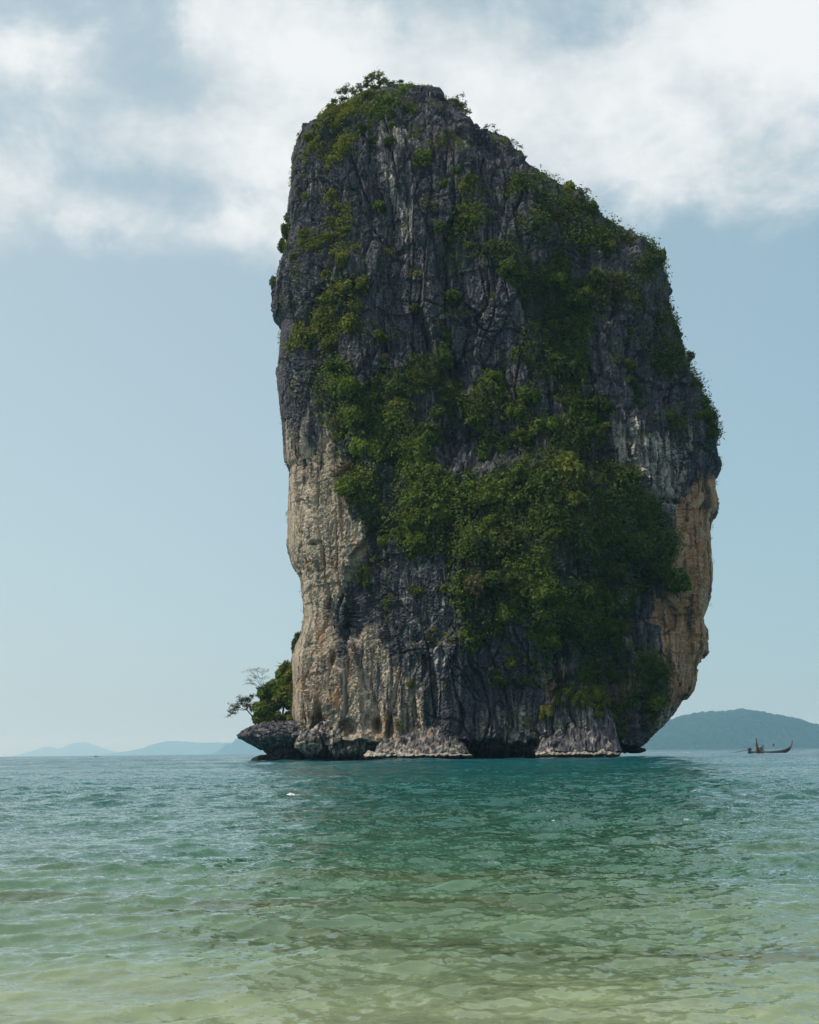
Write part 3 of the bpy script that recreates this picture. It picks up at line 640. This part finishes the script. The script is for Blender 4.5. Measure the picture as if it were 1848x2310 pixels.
# ------------------------------------------------------------------ plants
def leaf_mat(name, dark, light, hue=0.0):
    m, t, out = material(name)
    tone = t.attr('tone'); oi = t.node('ShaderNodeObjectInfo').outputs['Random']
    f = t.math('ADD', t.math('MULTIPLY', tone, 0.7), t.math('MULTIPLY', oi, 0.45), clamp=True)
    c = t.mix(f, (*dark, 1), (*light, 1))
    pn = t.noise(t.node('ShaderNodeNewGeometry').outputs['Position'], 0.09, 3, 0.5)
    c = t.mix(t.ss(pn, 0.5, 0.72, 0, 0.5), c, (0.075, 0.066, 0.030, 1))
    d = t.node('ShaderNodeBsdfPrincipled'); t.put(d.inputs['Base Color'], c); d.inputs['Roughness'].default_value = 0.6; d.inputs['Specular IOR Level'].default_value = 0.12
    tl = t.node('ShaderNodeBsdfTranslucent'); t.put(tl.inputs[0], t.mix(1.0, c, (1.2, 1.25, 0.5, 1), 'MULTIPLY'))
    ms = t.node('ShaderNodeMixShader'); ms.inputs[0].default_value = 0.28
    t.l.new(d.outputs[0], ms.inputs[1]); t.l.new(tl.outputs[0], ms.inputs[2]); t.l.new(ms.outputs[0], out.inputs[0])
    return m
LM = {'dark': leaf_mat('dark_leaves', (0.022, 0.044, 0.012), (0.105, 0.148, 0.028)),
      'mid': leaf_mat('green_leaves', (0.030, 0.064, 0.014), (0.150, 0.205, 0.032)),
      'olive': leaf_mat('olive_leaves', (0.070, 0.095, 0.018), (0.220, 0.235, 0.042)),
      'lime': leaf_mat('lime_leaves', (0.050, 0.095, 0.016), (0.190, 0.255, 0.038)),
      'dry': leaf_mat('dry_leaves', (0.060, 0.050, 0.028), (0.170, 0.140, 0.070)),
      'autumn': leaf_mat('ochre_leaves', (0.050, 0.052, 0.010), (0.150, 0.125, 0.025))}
m_bark, t, out = material('bark')
tc = t.node('ShaderNodeTexCoord').outputs['Object']
b = t.node('ShaderNodeBsdfDiffuse'); t.put(b.inputs[0], t.ramp(t.noise(tc, 3, 4, 0.6), [(0.3, (0.03, 0.025, 0.02)), (0.7, (0.12, 0.10, 0.08))])); t.l.new(b.outputs[0], out.inputs[0])

def leaves(centers, normals, size, g):
    """diamond leaf blades: returns V, F, tone"""
    n = len(centers)
    nn = normals + g.normal(0, 0.55, (n, 3)) + np.array([0, 0, 0.35]); nn /= np.linalg.norm(nn, axis=1)[:, None] + 1e-9
    r = g.normal(size=(n, 3)); a = np.cross(nn, r); a /= np.linalg.norm(a, axis=1)[:, None] + 1e-9; b_ = np.cross(nn, a)
    s = (size * g.uniform(0.6, 1.35, n))[:, None]
    fold = nn * s * 0.18
    V = np.stack([centers - a * s, centers - b_ * s * 0.5 + fold, centers + a * s, centers + b_ * s * 0.5 + fold], 1).reshape(-1, 3)
    F = np.arange(4 * n).reshape(-1, 4)
    return V, F, np.repeat(g.random(n), 4)
def crown(name, rad, nblob, nleaf, size, mat, seed, squash=0.8, flat=False, droop=0.0):
    g = np.random.default_rng(seed)
    C = g.normal(size=(nblob, 3)); C /= np.linalg.norm(C, axis=1)[:, None]
    C *= (g.uniform(0.25, 1.0, nblob) ** 0.6)[:, None] * rad * 0.72
    C[:, 2] *= squash
    C[:, 2] -= droop * (np.hypot(C[:, 0], C[:, 1]) / rad) ** 2 * rad
    br = g.uniform(0.17, 0.40, nblob) * rad
    wv = br ** 2; k = g.choice(nblob, nleaf, p=wv / wv.sum())
    d = g.normal(size=(nleaf, 3)); d /= np.linalg.norm(d, axis=1)[:, None]
    rr = br[k] * g.uniform(0.15, 1.12, nleaf) ** 0.45
    off = d * rr[:, None]
    if flat: off[:, 2] *= 0.45
    pts = C[k] + off
    Vv, Ff, tone = leaves(pts, d, np.full(nleaf, size), g)
    bt_ = g.random(nblob); tone = 0.4 * tone + 0.6 * np.repeat(bt_[k], 4)
    return mesh_np(name, Vv, Ff, mat, False, dict(tone=tone)), C
def limbs(C, start, r0, g, n=5):
    mb = MB(); start = np.array(start, float)
    fork = start * 0.35 + np.array([g.normal(0, .05), g.normal(0, .05), 0])
    mb.tube([start, start * 0.65 + fork * 0.35 + g.normal(0, 0.08, 3), fork], [r0, r0 * 0.8, r0 * 0.65], 6)
    for i in g.choice(len(C), min(n, len(C)), replace=False):
        mid = fork * 0.5 + C[i] * 0.5 + g.normal(0, 0.15, 3)
        mb.tube([fork, mid, C[i]], [r0 * 0.5, r0 * 0.3, r0 * 0.1], 5)
    return mb
# unit shrubs have crown radius 1 and are scaled when planted; leaf size is set for radii of 2-4 m
VAR = {}
for kind in ('dark', 'mid', 'olive', 'lime', 'dry'):
    VAR[kind] = []
    for v in range(6):
        g = np.random.default_rng(100 + v)
        me, C = crown('crown', 1.0, (14 if kind != 'dry' else 9) + 4 * v, 1350 if kind != 'dry' else 620, 0.135 if kind != 'dry' else 0.11, LM[kind], 300 + v + 17 * len(VAR), 0.62 + 0.08 * (v % 4), droop=0.12 * (v % 3))
        tm = limbs(C, (0, 0, -1.0), 0.06, g)
        tmesh = bpy.data.meshes.new('trunk'); tmesh.from_pydata(tm.v, [], tm.f); tmesh.update(); tmesh.materials.append(m_bark)
        VAR[kind].append((me, tmesh))

def plant(name, loc, r, kind, label, cat, group=None, v=None, rz=None, lean=(0, 0), sq=1.0):
    e = empty(name, loc, rng.uniform(0, 6.28) if rz is None else rz)
    cm, tm = VAR[kind][rng.integers(6) if v is None else v]
    e.scale = (r, r, r * sq)
    e.rotation_euler[0] = lean[0]; e.rotation_euler[1] = lean[1]
    c = obj('crown', cm, e); c.location = (0, 0, 0.72)
    k = obj('trunk', tm, e); k.location = (0, 0, 0.72)
    tag(e, label, cat, group)
    return e

LAB = {
 'crest': ('bush', 'below the summit trees', 'bushes on the slope below the summit trees', 'bush'),
 'strip': ('bush', 'of the thin upper left strip', 'bushes in the thin strip on the left face', 'bush'),
 'patch': ('bush', 'of the lit left patch', 'bushes in the lit patch on the left face', 'bush'),
 'belt': ('bush', 'above the pale left cliff', 'bushes along the top of the pale cliff', 'bush'),
 'hollow': ('bush', 'of the central hollow', 'bushes in the central hollow', 'bush'),
 'bulge': ('tree', "of the green bulge's left half", 'trees on the left half of the bulge', 'tree'),
 'bulge_right': ('tree', "of the green bulge's right half", 'trees on the right half of the bulge', 'tree'),
 'foot': ('tree', "of the bulge's lower skirt", 'trees on the lower skirt of the bulge', 'tree'),
 'foot_right': ('tree', 'beside the lower orange overhang', 'trees beside the orange overhang', 'tree'),
 'shoulder': ('bush', 'of the slanting right shoulder', 'bushes on the slanting shoulder', 'bush'),
 'gully': ('tree', 'of the shaded gully', 'trees in the shaded gully', 'tree'),
 'right_edge': ('bush', 'along the steep right edge', 'bushes along the right edge', 'bush'),
 'ledge': ('lone bush', 'on the bare grey ledges', 'lone bushes on ledges of the grey cliff', 'bush'),
 'grassy': ('tuft', 'on the low right block', 'tufts on the low block at the right foot', 'tuft'),
}
FX, FY, FZ = [P3[:, 4:nF - 4, i].ravel() for i in range(3)]
FN = N2[:, 4:nF - 4].reshape(-1, 3)
fj = [jx[0][:, 4:nF - 4].ravel(), jz[0][:, 4:nF - 4].ravel()]
placed = []; cover_idx = []; cover_kind = []; cover_floor = []
cand = []
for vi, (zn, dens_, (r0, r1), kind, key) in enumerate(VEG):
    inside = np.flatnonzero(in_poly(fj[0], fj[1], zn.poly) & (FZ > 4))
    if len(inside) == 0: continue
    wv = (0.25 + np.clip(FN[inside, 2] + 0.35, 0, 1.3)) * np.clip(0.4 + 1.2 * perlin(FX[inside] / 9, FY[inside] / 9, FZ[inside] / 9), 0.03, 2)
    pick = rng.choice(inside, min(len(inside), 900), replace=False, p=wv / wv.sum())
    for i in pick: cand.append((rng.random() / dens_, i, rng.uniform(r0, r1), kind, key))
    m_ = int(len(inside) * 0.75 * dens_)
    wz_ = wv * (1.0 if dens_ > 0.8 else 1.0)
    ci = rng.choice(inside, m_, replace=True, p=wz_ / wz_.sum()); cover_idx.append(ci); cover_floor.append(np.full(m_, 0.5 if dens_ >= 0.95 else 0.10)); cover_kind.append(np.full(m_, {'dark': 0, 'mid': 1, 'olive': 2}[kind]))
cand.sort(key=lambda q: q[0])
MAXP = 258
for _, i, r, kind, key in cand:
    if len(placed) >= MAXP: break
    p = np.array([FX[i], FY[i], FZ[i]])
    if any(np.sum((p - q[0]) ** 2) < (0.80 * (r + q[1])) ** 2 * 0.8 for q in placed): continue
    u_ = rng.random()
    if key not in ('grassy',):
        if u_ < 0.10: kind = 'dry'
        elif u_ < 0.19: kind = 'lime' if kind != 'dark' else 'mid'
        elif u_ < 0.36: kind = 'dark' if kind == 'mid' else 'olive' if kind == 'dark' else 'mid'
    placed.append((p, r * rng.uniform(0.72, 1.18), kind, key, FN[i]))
HUE = {'dark': 'dark green', 'mid': 'green', 'olive': 'olive', 'lime': 'light green', 'dry': 'brownish'}
by = {}
for q in placed: by.setdefault(q[3], []).append(q)
ORD = ['top', 'second', 'third', 'fourth', 'fifth', 'sixth', 'seventh', 'eighth', 'ninth', 'tenth']
POS = {1: [''], 2: ['left', 'right'], 3: ['left', 'middle', 'right'], 4: ['leftmost', 'mid-left', 'mid-right', 'rightmost']}
for key, qs in by.items():
    look, where, grp, word = LAB[key]
    qs.sort(key=lambda q: -q[0][2])
    rows = [qs[i:i + 4] for i in range(0, len(qs), 4)]
    rs = sorted(q[1] for q in qs); mid_r = rs[len(rs) // 2]
    for ri, row in enumerate(rows):
        row.sort(key=lambda q: q[0][0])
        rname = 'lowest row' if ri == len(rows) - 1 and ri else ORD[ri] + ' row'
        for (p, r, kind, _k, n), pos in zip(row, POS[len(row)]):
            lab = ' '.join((('wide' if r > mid_r else 'small') + ' ' + HUE[kind] + ' ' + look + (', ' + pos if pos else ',') + ' in the ' + rname + ' ' + where).replace(' ,', ',').split())
            q = p + n * 0.15 * r - np.array([0, 0, 0.55 * r]) + np.array([n[0], n[1], 0]) * 0.2 * r
            plant(word, q, r, kind, lab, word, grp, lean=(rng.normal(0.12, 0.2), rng.normal(0, 0.2)), sq=rng.uniform(0.8, 1.25))
print('plants', len(placed))

# low creeping growth that nobody could count
ci = np.concatenate(cover_idx); ck = np.concatenate(cover_kind)
band = fbm(FX[ci] / 9, FY[ci] / 9, FZ[ci] / 9, 3)
fl = np.concatenate(cover_floor)
ok = rng.random(len(ci)) < fl + (1 - fl) * sstep(band, -0.22, 0.16); ci, ck = ci[ok], ck[ok]
allv = np.flatnonzero((FZ > 9) & (FZ < HTOP - 4))
am = a_moss[:, 4:nF - 4].ravel(); ac = (a_tan + a_or)[:, 4:nF - 4].ravel()
tuft = sstep(fbm(FX / 6, FY / 6, FZ / 6, 3), 0.16, 0.5) * np.clip(FN[:, 2] + 0.25, 0, 1) * (1 - 0.8 * np.clip(ac, 0, 1)); tuft /= tuft.sum()
ti = rng.choice(len(FX), 15000, p=tuft)
def cover(name, idx, kind, per, size, lift, label, seed):
    g = np.random.default_rng(seed)
    idx = np.repeat(idx, per); n = FN[idx]
    p = np.stack([FX[idx], FY[idx], FZ[idx]], 1) + n * (g.random(len(idx)) ** 1.5 * lift)[:, None] + g.normal(0, 0.32, (len(idx), 3))
    Vv, Ff, tone = leaves(p, n, np.full(len(idx), size), g)
    blot = 0.5 + 0.8 * perlin(p[:, 0] / 2.2, p[:, 1] / 2.2, p[:, 2] / 2.2)
    tone = np.clip(0.45 * tone + 0.55 * np.repeat(blot, 4), 0, 1)
    o = obj(name, mesh_np(name, Vv, Ff, LM[kind], False, dict(tone=tone)))
    tag(o, label, 'undergrowth', None, 'stuff')
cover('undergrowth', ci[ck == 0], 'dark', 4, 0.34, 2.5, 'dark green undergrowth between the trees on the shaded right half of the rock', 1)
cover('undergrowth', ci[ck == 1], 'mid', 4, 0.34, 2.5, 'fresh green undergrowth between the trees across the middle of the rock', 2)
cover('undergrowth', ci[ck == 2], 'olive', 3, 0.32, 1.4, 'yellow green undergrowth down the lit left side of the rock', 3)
cover('creepers', ti, 'olive', 4, 0.22, 0.5, 'thin scattered creepers clinging to cracks of the bare rock', 4)

def single(dx, dy, Y, r, kind, label, cat='bush', name='bush', **k):
    return plant(name, tuple((ad(dx, dy, Y) if Y > 285 else hit(dx, dy) - np.array([0, 1.0, 0])) - np.array([0, 0, 0.7 * r])), r, kind, label, cat, **k)
single(800, 437, 274, 2.0, 'mid', 'round bright green bush alone on the upper cliff below the pale streak')
single(892, 345, 280, 3.3, 'mid', 'big dark round bush on the cliff right of the pale streak near the top')
single(820, 302, 281, 1.8, 'dark', 'small dark bush beside the pale patch under the summit')
single(952, 626, 269, 2.5, 'mid', 'dark rounded bush alone in the middle of the upper grey wall')
single(875, 652, 270, 1.6, 'dark', 'tiny dark bush left of the rounded bush on the upper wall')
single(876, 1247, 265, 2.2, 'olive', 'flat topped olive bush sticking out of the grey pillar near the bottom')
single(822, 1275, 269, 2.0, 'mid', 'green bush in the cleft left of the grey pillar')
single(936, 1240, 266, 1.8, 'olive', 'thin brownish bush at the right shoulder of the grey pillar')
single(866, 1440, 265, 1.2, 'olive', 'very small bush alone low on the grey pillar above the slanted slab')
single(768, 1225, 272, 2.6, 'mid', 'dark green bush hanging down the cleft edge of the pale cliff', sq=1.7)
single(1050, 1425, 266, 3.0, 'mid', 'broad light green bush hanging over the low grey wall')
single(1075, 1395, 267, 2.4, 'olive', 'olive bush just above the broad light green one on the low wall')
single(603, 492, 298, 2.0, 'dark', 'dark bush jutting from the left outline high up', sq=1.7)
single(608, 462, 298, 1.5, 'dark', 'small dark bush on the left outline just above the jutting one', sq=1.6)
single(596, 522, 298, 1.7, 'dark', 'dark bush on the left outline just below the jutting one', sq=1.7)
single(578, 600, 299, 1.5, 'dark', 'lowest dark bush on the left outline above the overhang', sq=1.7)
single(1503, 912, 298, 1.7, 'dark', 'small bush poking out at the widest point of the right outline')
single(1482, 845, 298, 2.0, 'dark', 'bush on the right outline a little above its widest point')
single(1389, 548, 299, 2.4, 'dark', 'dense dark bush hanging from the corner of the right shoulder', sq=1.5)
single(629, 1365, 298, 2.2, 'dark', 'dark creeper bush on the left outline above the foot bushes', sq=1.8)

# open trees with branches that show against the sky
def open_tree(name, base, tips, trunk_r, leaf, n_leaf, kind, label, cat='tree', spread=1.0, seed=0, flat=0.5, mid=None):
    """base and tips are world points; twigs fan out at each tip"""
    g = np.random.default_rng(seed); e = empty(name, tuple(base)); base = np.array(base)
    tb = MB(); cen = []
    ctr = np.mean([np.array(q) for q in tips], 0) - base
    fork = ctr * 0.38 if mid is None else np.array(mid) - base
    tb.tube([(0, 0, -0.6), fork * 0.5 + g.normal(0, .12, 3), fork], [trunk_r, trunk_r * .85, trunk_r * .7], 7)
    for q in tips:
        q = np.array(q) - base; m = fork * 0.45 + q * 0.55 + g.normal(0, 0.25, 3) + np.array([0, 0, 0.25])
        tb.tube([fork, m, q], [trunk_r * .5, trunk_r * .32, trunk_r * .15], 5)
        for _ in range(6):
            e2 = q + g.normal(0, spread * 0.62, 3) * np.array([1, 1, flat]); s2 = m * 0.4 + q * 0.6
            tb.tube([s2, (s2 + e2) / 2 + np.array([0, 0, .1]), e2], [trunk_r * .2, trunk_r * .14, trunk_r * .07], 4)
            cen.append(e2)
    tb.build('trunk', m_bark, e)
    cen = np.array(cen); k = g.integers(len(cen), size=n_leaf)
    p = cen[k] + g.normal(0, 0.30 * spread, (n_leaf, 3)) * np.array([1, 1, flat])
    Vv, Ff, tone = leaves(p, np.tile([0, 0, 0.6], (n_leaf, 1)), np.full(n_leaf, leaf), g)
    obj('crown', mesh_np('crown', Vv, Ff, LM[kind], False, dict(tone=tone)), e)
    tag(e, label, cat)
    return e
def A(dx, dy, Y=299): return ad(dx, dy, Y)
open_tree('tree', A(742, 232, 298), [A(705,212,297), A(715,196,298), A(728,186,299), A(742,190,297), A(755,182,300), A(748,204,296), A(722,207,300), A(764,192,299)], 0.22, 0.27, 1700, 'mid',
          'spreading tree with see-through branches at the left of the summit', spread=1.25, seed=1)
open_tree('tree', A(798, 200, 298), [A(772,178,299), A(782,165,298), A(796,158,300), A(812,166,298), A(803,175,296), A(788,180,297), A(818,180,299)], 0.24, 0.27, 2400, 'mid',
          'tallest round topped tree on the very summit', spread=1.25, seed=2, flat=0.7)
open_tree('tree', A(842, 195, 298), [A(840,182,299), A(846,174,298), A(850,184,298)], 0.12, 0.22, 800, 'dark', 'little pointed tree right of the tallest summit tree', spread=0.7, seed=3, flat=0.9)
open_tree('tree', A(950, 225, 298), [A(962,212,297), A(974,222,298), A(978,236,297), A(970,245,296), A(955,216,299), A(976,250,298)], 0.16, 0.24, 1500, 'dark',
          'drooping tree hanging off the right corner of the summit block', spread=1.1, seed=4, flat=1.1)
open_tree('shrub', A(905, 186, 299), [A(903,180,299), A(910,182,299)], 0.07, 0.15, 160, 'dark', 'tiny shrub on the flat summit block', 'shrub', spread=0.5, seed=5)
open_tree('shrub', A(1030, 282, 299), [A(1012,274,299), A(1024,268,299), A(1036,267,299), A(1046,276,299)], 0.1, 0.18, 420, 'dark', 'twiggy shrub on the ridge just right of the summit block', 'shrub', spread=0.8, seed=6)
open_tree('shrub', A(1088, 312, 299), [A(1080,296,299), A(1090,300,299), A(1098,308,299)], 0.08, 0.17, 260, 'dark', 'wispy shrub at the first step down the right ridge', 'shrub', spread=0.75, seed=7)
open_tree('shrub', A(1168, 382, 299), [A(1160,370,299), A(1170,372,299), A(1178,378,299)], 0.07, 0.15, 160, 'dark', 'thin bare shrub halfway down the right ridge', 'shrub', spread=0.7, seed=8)
open_tree('shrub', A(1245, 432, 299), [A(1238,420,299), A(1250,424,299)], 0.08, 0.18, 260, 'dark', 'dark shrub on the right ridge above the shoulder', 'shrub', spread=0.7, seed=9)
open_tree('shrub', A(1300, 474, 299), [A(1292,466,299), A(1304,466,299)], 0.07, 0.15, 140, 'dark', 'pale twiggy shrub where the right ridge begins to steepen', 'shrub', spread=0.6, seed=10)
open_tree('shrub', A(1470, 800, 299), [A(1474,786,299), A(1470,795,299)], 0.07, 0.15, 120, 'dark', 'sparse shrub sticking up from the steep right edge', 'shrub', spread=0.7, seed=11)
# left foot
for k, (dx, dy, r, kd, lab) in enumerate([
    (598, 1428, 3.2, 'lime', 'topmost green bush of the clump on the left foot of the rock'),
    (568, 1452, 3.8, 'lime', 'left green bush of the clump on the left foot of the rock'),
    (596, 1468, 4.4, 'olive', 'widest olive bush in the middle of the left foot clump'),
    (554, 1492, 3.6, 'lime', 'low fresh green bush at the outer edge of the left foot clump'),
    (582, 1508, 4.0, 'olive', 'yellowish low bush at the bottom of the left foot clump'),
    (614, 1510, 3.6, 'olive', 'low olive bush between the left foot clump and the cliff'),
    (608, 1408, 2.8, 'olive', 'highest small olive bush of the left foot clump, tucked against the cliff'),
    (546, 1512, 2.4, 'olive', 'lowest outermost olive bush of the left foot clump by the leaning tree'),
    (570, 1522, 2.8, 'olive', 'low olive bush rooted on the ledge under the left foot clump'),
    (603, 1524, 3.0, 'lime', 'low light green bush rooted on the ledge beside the cliff foot'),
    (575, 1478, 3.6, 'olive', 'lit olive bush at the heart of the left foot clump'),
    (604, 1448, 3.4, 'olive', 'lit olive bush near the top of the left foot clump'),
    (616, 1474, 3.8, 'lime', 'green bush against the cliff low in the left foot clump'),
    (616, 1425, 3.2, 'olive', 'green bush against the cliff at the top of the left foot clump')]):
    single(dx, dy, 296, r, kd, lab)
open_tree('tree', A(566, 1470, 296), [A(528,1412,297), A(540,1408,296), A(552,1414,297), A(535,1424,296), A(524,1432,297), A(548,1426,295), A(530,1440,296)], 0.12, 0.15, 480, 'dark',
          'grey wispy tree with thin bare branches above the left foot bushes', spread=1.3, seed=12, flat=0.35)
open_tree('tree', A(538, 1521, 296), [A(484,1500,296), A(494,1488,297), A(505,1480,296), A(516,1472,297), A(528,1470,296), A(520,1484,295), A(536,1484,296)], 0.20, 0.27, 1100, 'autumn',
          'leaning tree with ochre leaves reaching out over the sea at the left foot', spread=1.1, seed=13, flat=0.7, mid=A(520, 1495, 296))
tb = MB(); b0 = A(606, 1412, 297)
for q in (A(582, 1394, 297), A(578, 1402, 297)): tb.tube([(0, 0, 0), (q - b0) * 0.5 + np.array([0, 0, 0.5]), q - b0], [0.12, 0.09, 0.03], 5)
dead = tb.build('dead_tree', m_bark, None, loc=tuple(b0)); tag(dead, 'two bare dead branches poking up above the left foot bushes', 'dead tree')

# ------------------------------------------------------------------ boats
def paint(name, c, rough=0.6):
    m, t, out = material(name)
    tc = t.node('ShaderNodeTexCoord').outputs['Object']
    f = t.noise(t.vmath('MULTIPLY', tc, (0.8, 4, 6)), 1.0, 4, 0.6)
    b = t.node('ShaderNodeBsdfPrincipled'); t.put(b.inputs['Base Color'], t.mix(f, tuple(q * 0.6 for q in c) + (1,), tuple(min(1, q * 1.35) for q in c) + (1,)))
    b.inputs['Roughness'].default_value = rough; t.l.new(b.outputs[0], out.inputs[0]); return m
m_wood = paint('dark_boat_wood', (0.045, 0.030, 0.026)); m_trim = paint('orange_boat_wood', (0.16, 0.065, 0.03)); m_tarp = paint('grey_tarpaulin', (0.10, 0.12, 0.16))
m_iron = paint('engine_iron', (0.05, 0.05, 0.055)); m_red = paint('red_cloth', (0.30, 0.04, 0.05)); m_yel = paint('yellow_cloth', (0.7, 0.55, 0.25)); m_blue = paint('blue_boat_paint', (0.07, 0.09, 0.17))
def longtail(loc, rz, L, label, canopy, hull_m, prow_m, flag=False, size=1.0):
    e = empty('longtail_boat', loc, rz); e.scale = (size,) * 3         # bow towards +X
    N_ = 22; K = 9; Vh = []; Fh = []
    for i in range(N_):
        s = i / (N_ - 1); x = (s - 0.5) * L
        bw = 0.95 * (np.interp(s, [0, .15, .5, .8, .93, 1], [.62, .85, 1, .72, .36, .05]))
        sheer = np.interp(s, [0, .3, .6, .8, .92, 1], [.75, .62, .66, .95, 1.5, 2.1]); keel = np.interp(s, [0, .7, .88, 1], [-.25, -.3, 0.0, 1.3])
        for j in range(K):
            a = (j / (K - 1) - 0.5) * math.pi
            yv = math.sin(a) * bw; zv = keel + (sheer - keel) * (1 - math.cos(a) ** 0.8)
            Vh.append((x, yv, zv))
        for j in range(K - 1, -1, -1):
            a = (j / (K - 1) - 0.5) * math.pi; yv = math.sin(a) * max(bw - 0.07, 0.01)
            zv = keel + 0.1 + (sheer - keel - 0.1) * (1 - math.cos(a) ** 0.8); Vh.append((x, yv, zv))
    M_ = 2 * K
    for i in range(N_ - 1):
        for j in range(M_):
            j2 = (j + 1) % M_; Fh.append((i * M_ + j, i * M_ + j2, (i + 1) * M_ + j2, (i + 1) * M_ + j))
    Fh.append(tuple(range(M_))); Fh.append(tuple((N_ - 1) * M_ + j for j in range(M_))[::-1])
    MB().add(Vh, Fh).build('hull', hull_m, e, True)
    MB().tube([(L * .44, 0, .55), (L * .5, 0, 1.7), (L * .535, 0, 2.7), (L * .555, 0, 3.7)], [.13, .17, .17, .12], 8).build('prow_post', prow_m, e, True)
    MB().tube([(L * .530, 0, 2.55), (L * .540, 0, 2.95)], [.20, .19], 8).build('prow_ribbon', m_red, e, True)
    for sx in (-.28, -.05, .2): MB().box((L * sx, 0, .48), (.35, 1.5, .06)).build('thwart', m_wood, e)
    if canopy:
        x0, x1 = canopy
        fr_ = MB()
        for x in (x0, (x0 + x1) / 2, x1):
            for s in (-1, 1): fr_.tube([(x, s * .8, .6), (x, s * .82, 2.1)], [.04, .04], 5)
        fr_.build('canopy_frame', m_iron, e)
        V_ = []; F_ = []
        for i in range(6):
            x = x0 - .2 + (x1 - x0 + .4) * i / 5
            for j in range(7): y = -0.95 + 1.9 * j / 6; V_.append((x, y, 2.08 + .28 * math.cos(y * 1.5) - .03 * (i % 2)))
        n_ = len(V_); V_ += [(a, b_, c_ - .05) for a, b_, c_ in V_]
        for i in range(5):
            for j in range(6):
                q = i * 7 + j; F_ += [(q, q + 7, q + 8, q + 1), (q + n_, q + 1 + n_, q + 8 + n_, q + 7 + n_)]
        MB().add(V_, F_).build('canopy', m_tarp, e)
    eng = MB().box((-L * .47, 0, 1.15), (1.1, .6, .55)).box((-L * .47, 0, 1.5), (.6, .45, .25)).box((-L * .47, 0, .75), (.35, .35, .5)).tube([(-L * .44, .2, 1.4), (-L * .44, .2, 1.9)], [.06, .06], 6).build('engine', m_iron, e)
    MB().tube([(-L * .47 - .4, 0, 1.05), (-L * .47 - 3.0, 0, .62), (-L * .47 - 5.8, 0, .22)], [.09, .07, .05], 6).build('tail_shaft', m_iron, e)
    MB().tube([(-L * .47 + .4, 0, 1.25), (-L * .47 + 2.0, 0.1, 1.35)], [.035, .03], 5).build('tiller', m_iron, e)
    if flag:
        MB().tube([(flag, 0.3, .5), (flag, 0.3, 2.9)], [.045, .035], 5).build('flag_pole', m_wood, e)
        V_ = [(flag + .03 + .11 * i, .3 + .05 * math.sin(i * 1.3) + d, z - .04 * i) for i in range(5) for z in (2.25, 2.85) for d in (0, .015)]
        F_ = []
        for i in range(4):
            a = i * 4; F_ += [(a, a + 4, a + 6, a + 2), (a + 1, a + 3, a + 7, a + 5)]
        MB().add(V_, F_).build('flag', m_red, e)
        MB().tube([(flag, .3, 1.0), (flag, .3, 1.7)], [.09, .08], 6).build('yellow_wrap', m_yel, e)
    MB().tube([(L * .515, 0, 1.75), (L * .54, 0.05, .8), (L * .545, .1, -.2)], [.04, .035, .035], 5).build('anchor_rope', m_wood, e)
    tag(e, label, 'boat', 'longtail boats moored side by side')
    return e
pB = at(1739, 1700.3, 411); pA = at(1706, 1702.3, 404)
longtail((pB[0] - .3, 411, 0.12), R(2), 12.6, 'longtail boat seen side on with its bow to the right and long tail shaft', None, m_wood, m_iron, flag=1.2, size=1.15)
longtail((pA[0] + 1.6, 405.5, 0.1), R(-112), 9.5, 'longtail boat with orange bow pointing at the viewer', (-2.6, 0.6), m_trim, m_wood, size=1.35)
pf = at(217, 1705.6, 1500)
e = empty('fishing_boat', (pf[0], 1500, 0)); e.scale = (0.45,) * 3; tag(e, 'tiny dark fishing boat far out under the left horizon hills', 'boat')
V_ = [(-5, -1.3, 1.2), (5, -1.1, 1.6), (7, 0, 2.2), (5, 1.1, 1.6), (-5, 1.3, 1.2), (-4.5, -.8, -.5), (4.5, -.6, -.5), (5.6, 0, -.3), (4.5, .6, -.5), (-4.5, .8, -.5)]
MB().add(V_, [(0, 1, 2, 3, 4), (9, 8, 7, 6, 5), (0, 5, 6, 1), (1, 6, 7, 2), (2, 7, 8, 3), (3, 8, 9, 4), (4, 9, 5, 0)]).build('hull', m_wood, e)
MB().box((-1.5, 0, 2.4), (4, 1.8, 2.2)).box((-1.5, 0, 3.6), (4.6, 2.2, .2)).build('cabin', m_tarp, e)
MB().tube([(2.4, 0, 1.4), (2.4, 0, 5.0)], [.12, .08], 6).build('mast', m_iron, e)

# a breaking crest out in the bay
m_foam, t, out = material('foam'); b = t.node('ShaderNodeBsdfDiffuse'); b.inputs[0].default_value = (0.8, 0.82, 0.82, 1); t.l.new(b.outputs[0], out.inputs[0])
def foam(px, py, wd, label, Y=None):
    d = ray(px, py); tt_ = -CAM_H / d[2]; x0, y0 = d[0] * tt_, d[1] * tt_
    g = np.random.default_rng(int(px)); n = 26; V_ = []
    for i in range(n):
        s = i / (n - 1) - .5; w_ = (0.25 - s * s) * 4
        V_ += [(s * wd, -0.10 * w_ + g.normal(0, .02), 0.03), (s * wd, 0.02 + g.normal(0, .03), 0.06 + 0.05 * w_ + abs(g.normal(0, .02))), (s * wd, 0.14 * w_ + g.normal(0, .02), 0.03)]
    F_ = []
    for i in range(n - 1): F_ += [(3 * i, 3 * i + 3, 3 * i + 4, 3 * i + 1), (3 * i + 1, 3 * i + 4, 3 * i + 5, 3 * i + 2)]
    o = MB().add(V_, F_).build('foam', m_foam, None, False, (x0, y0, 0.0)); tag(o, label, kind='stuff')
foam(656, 1796, 0.36, 'small white breaking crest on the water left of centre')
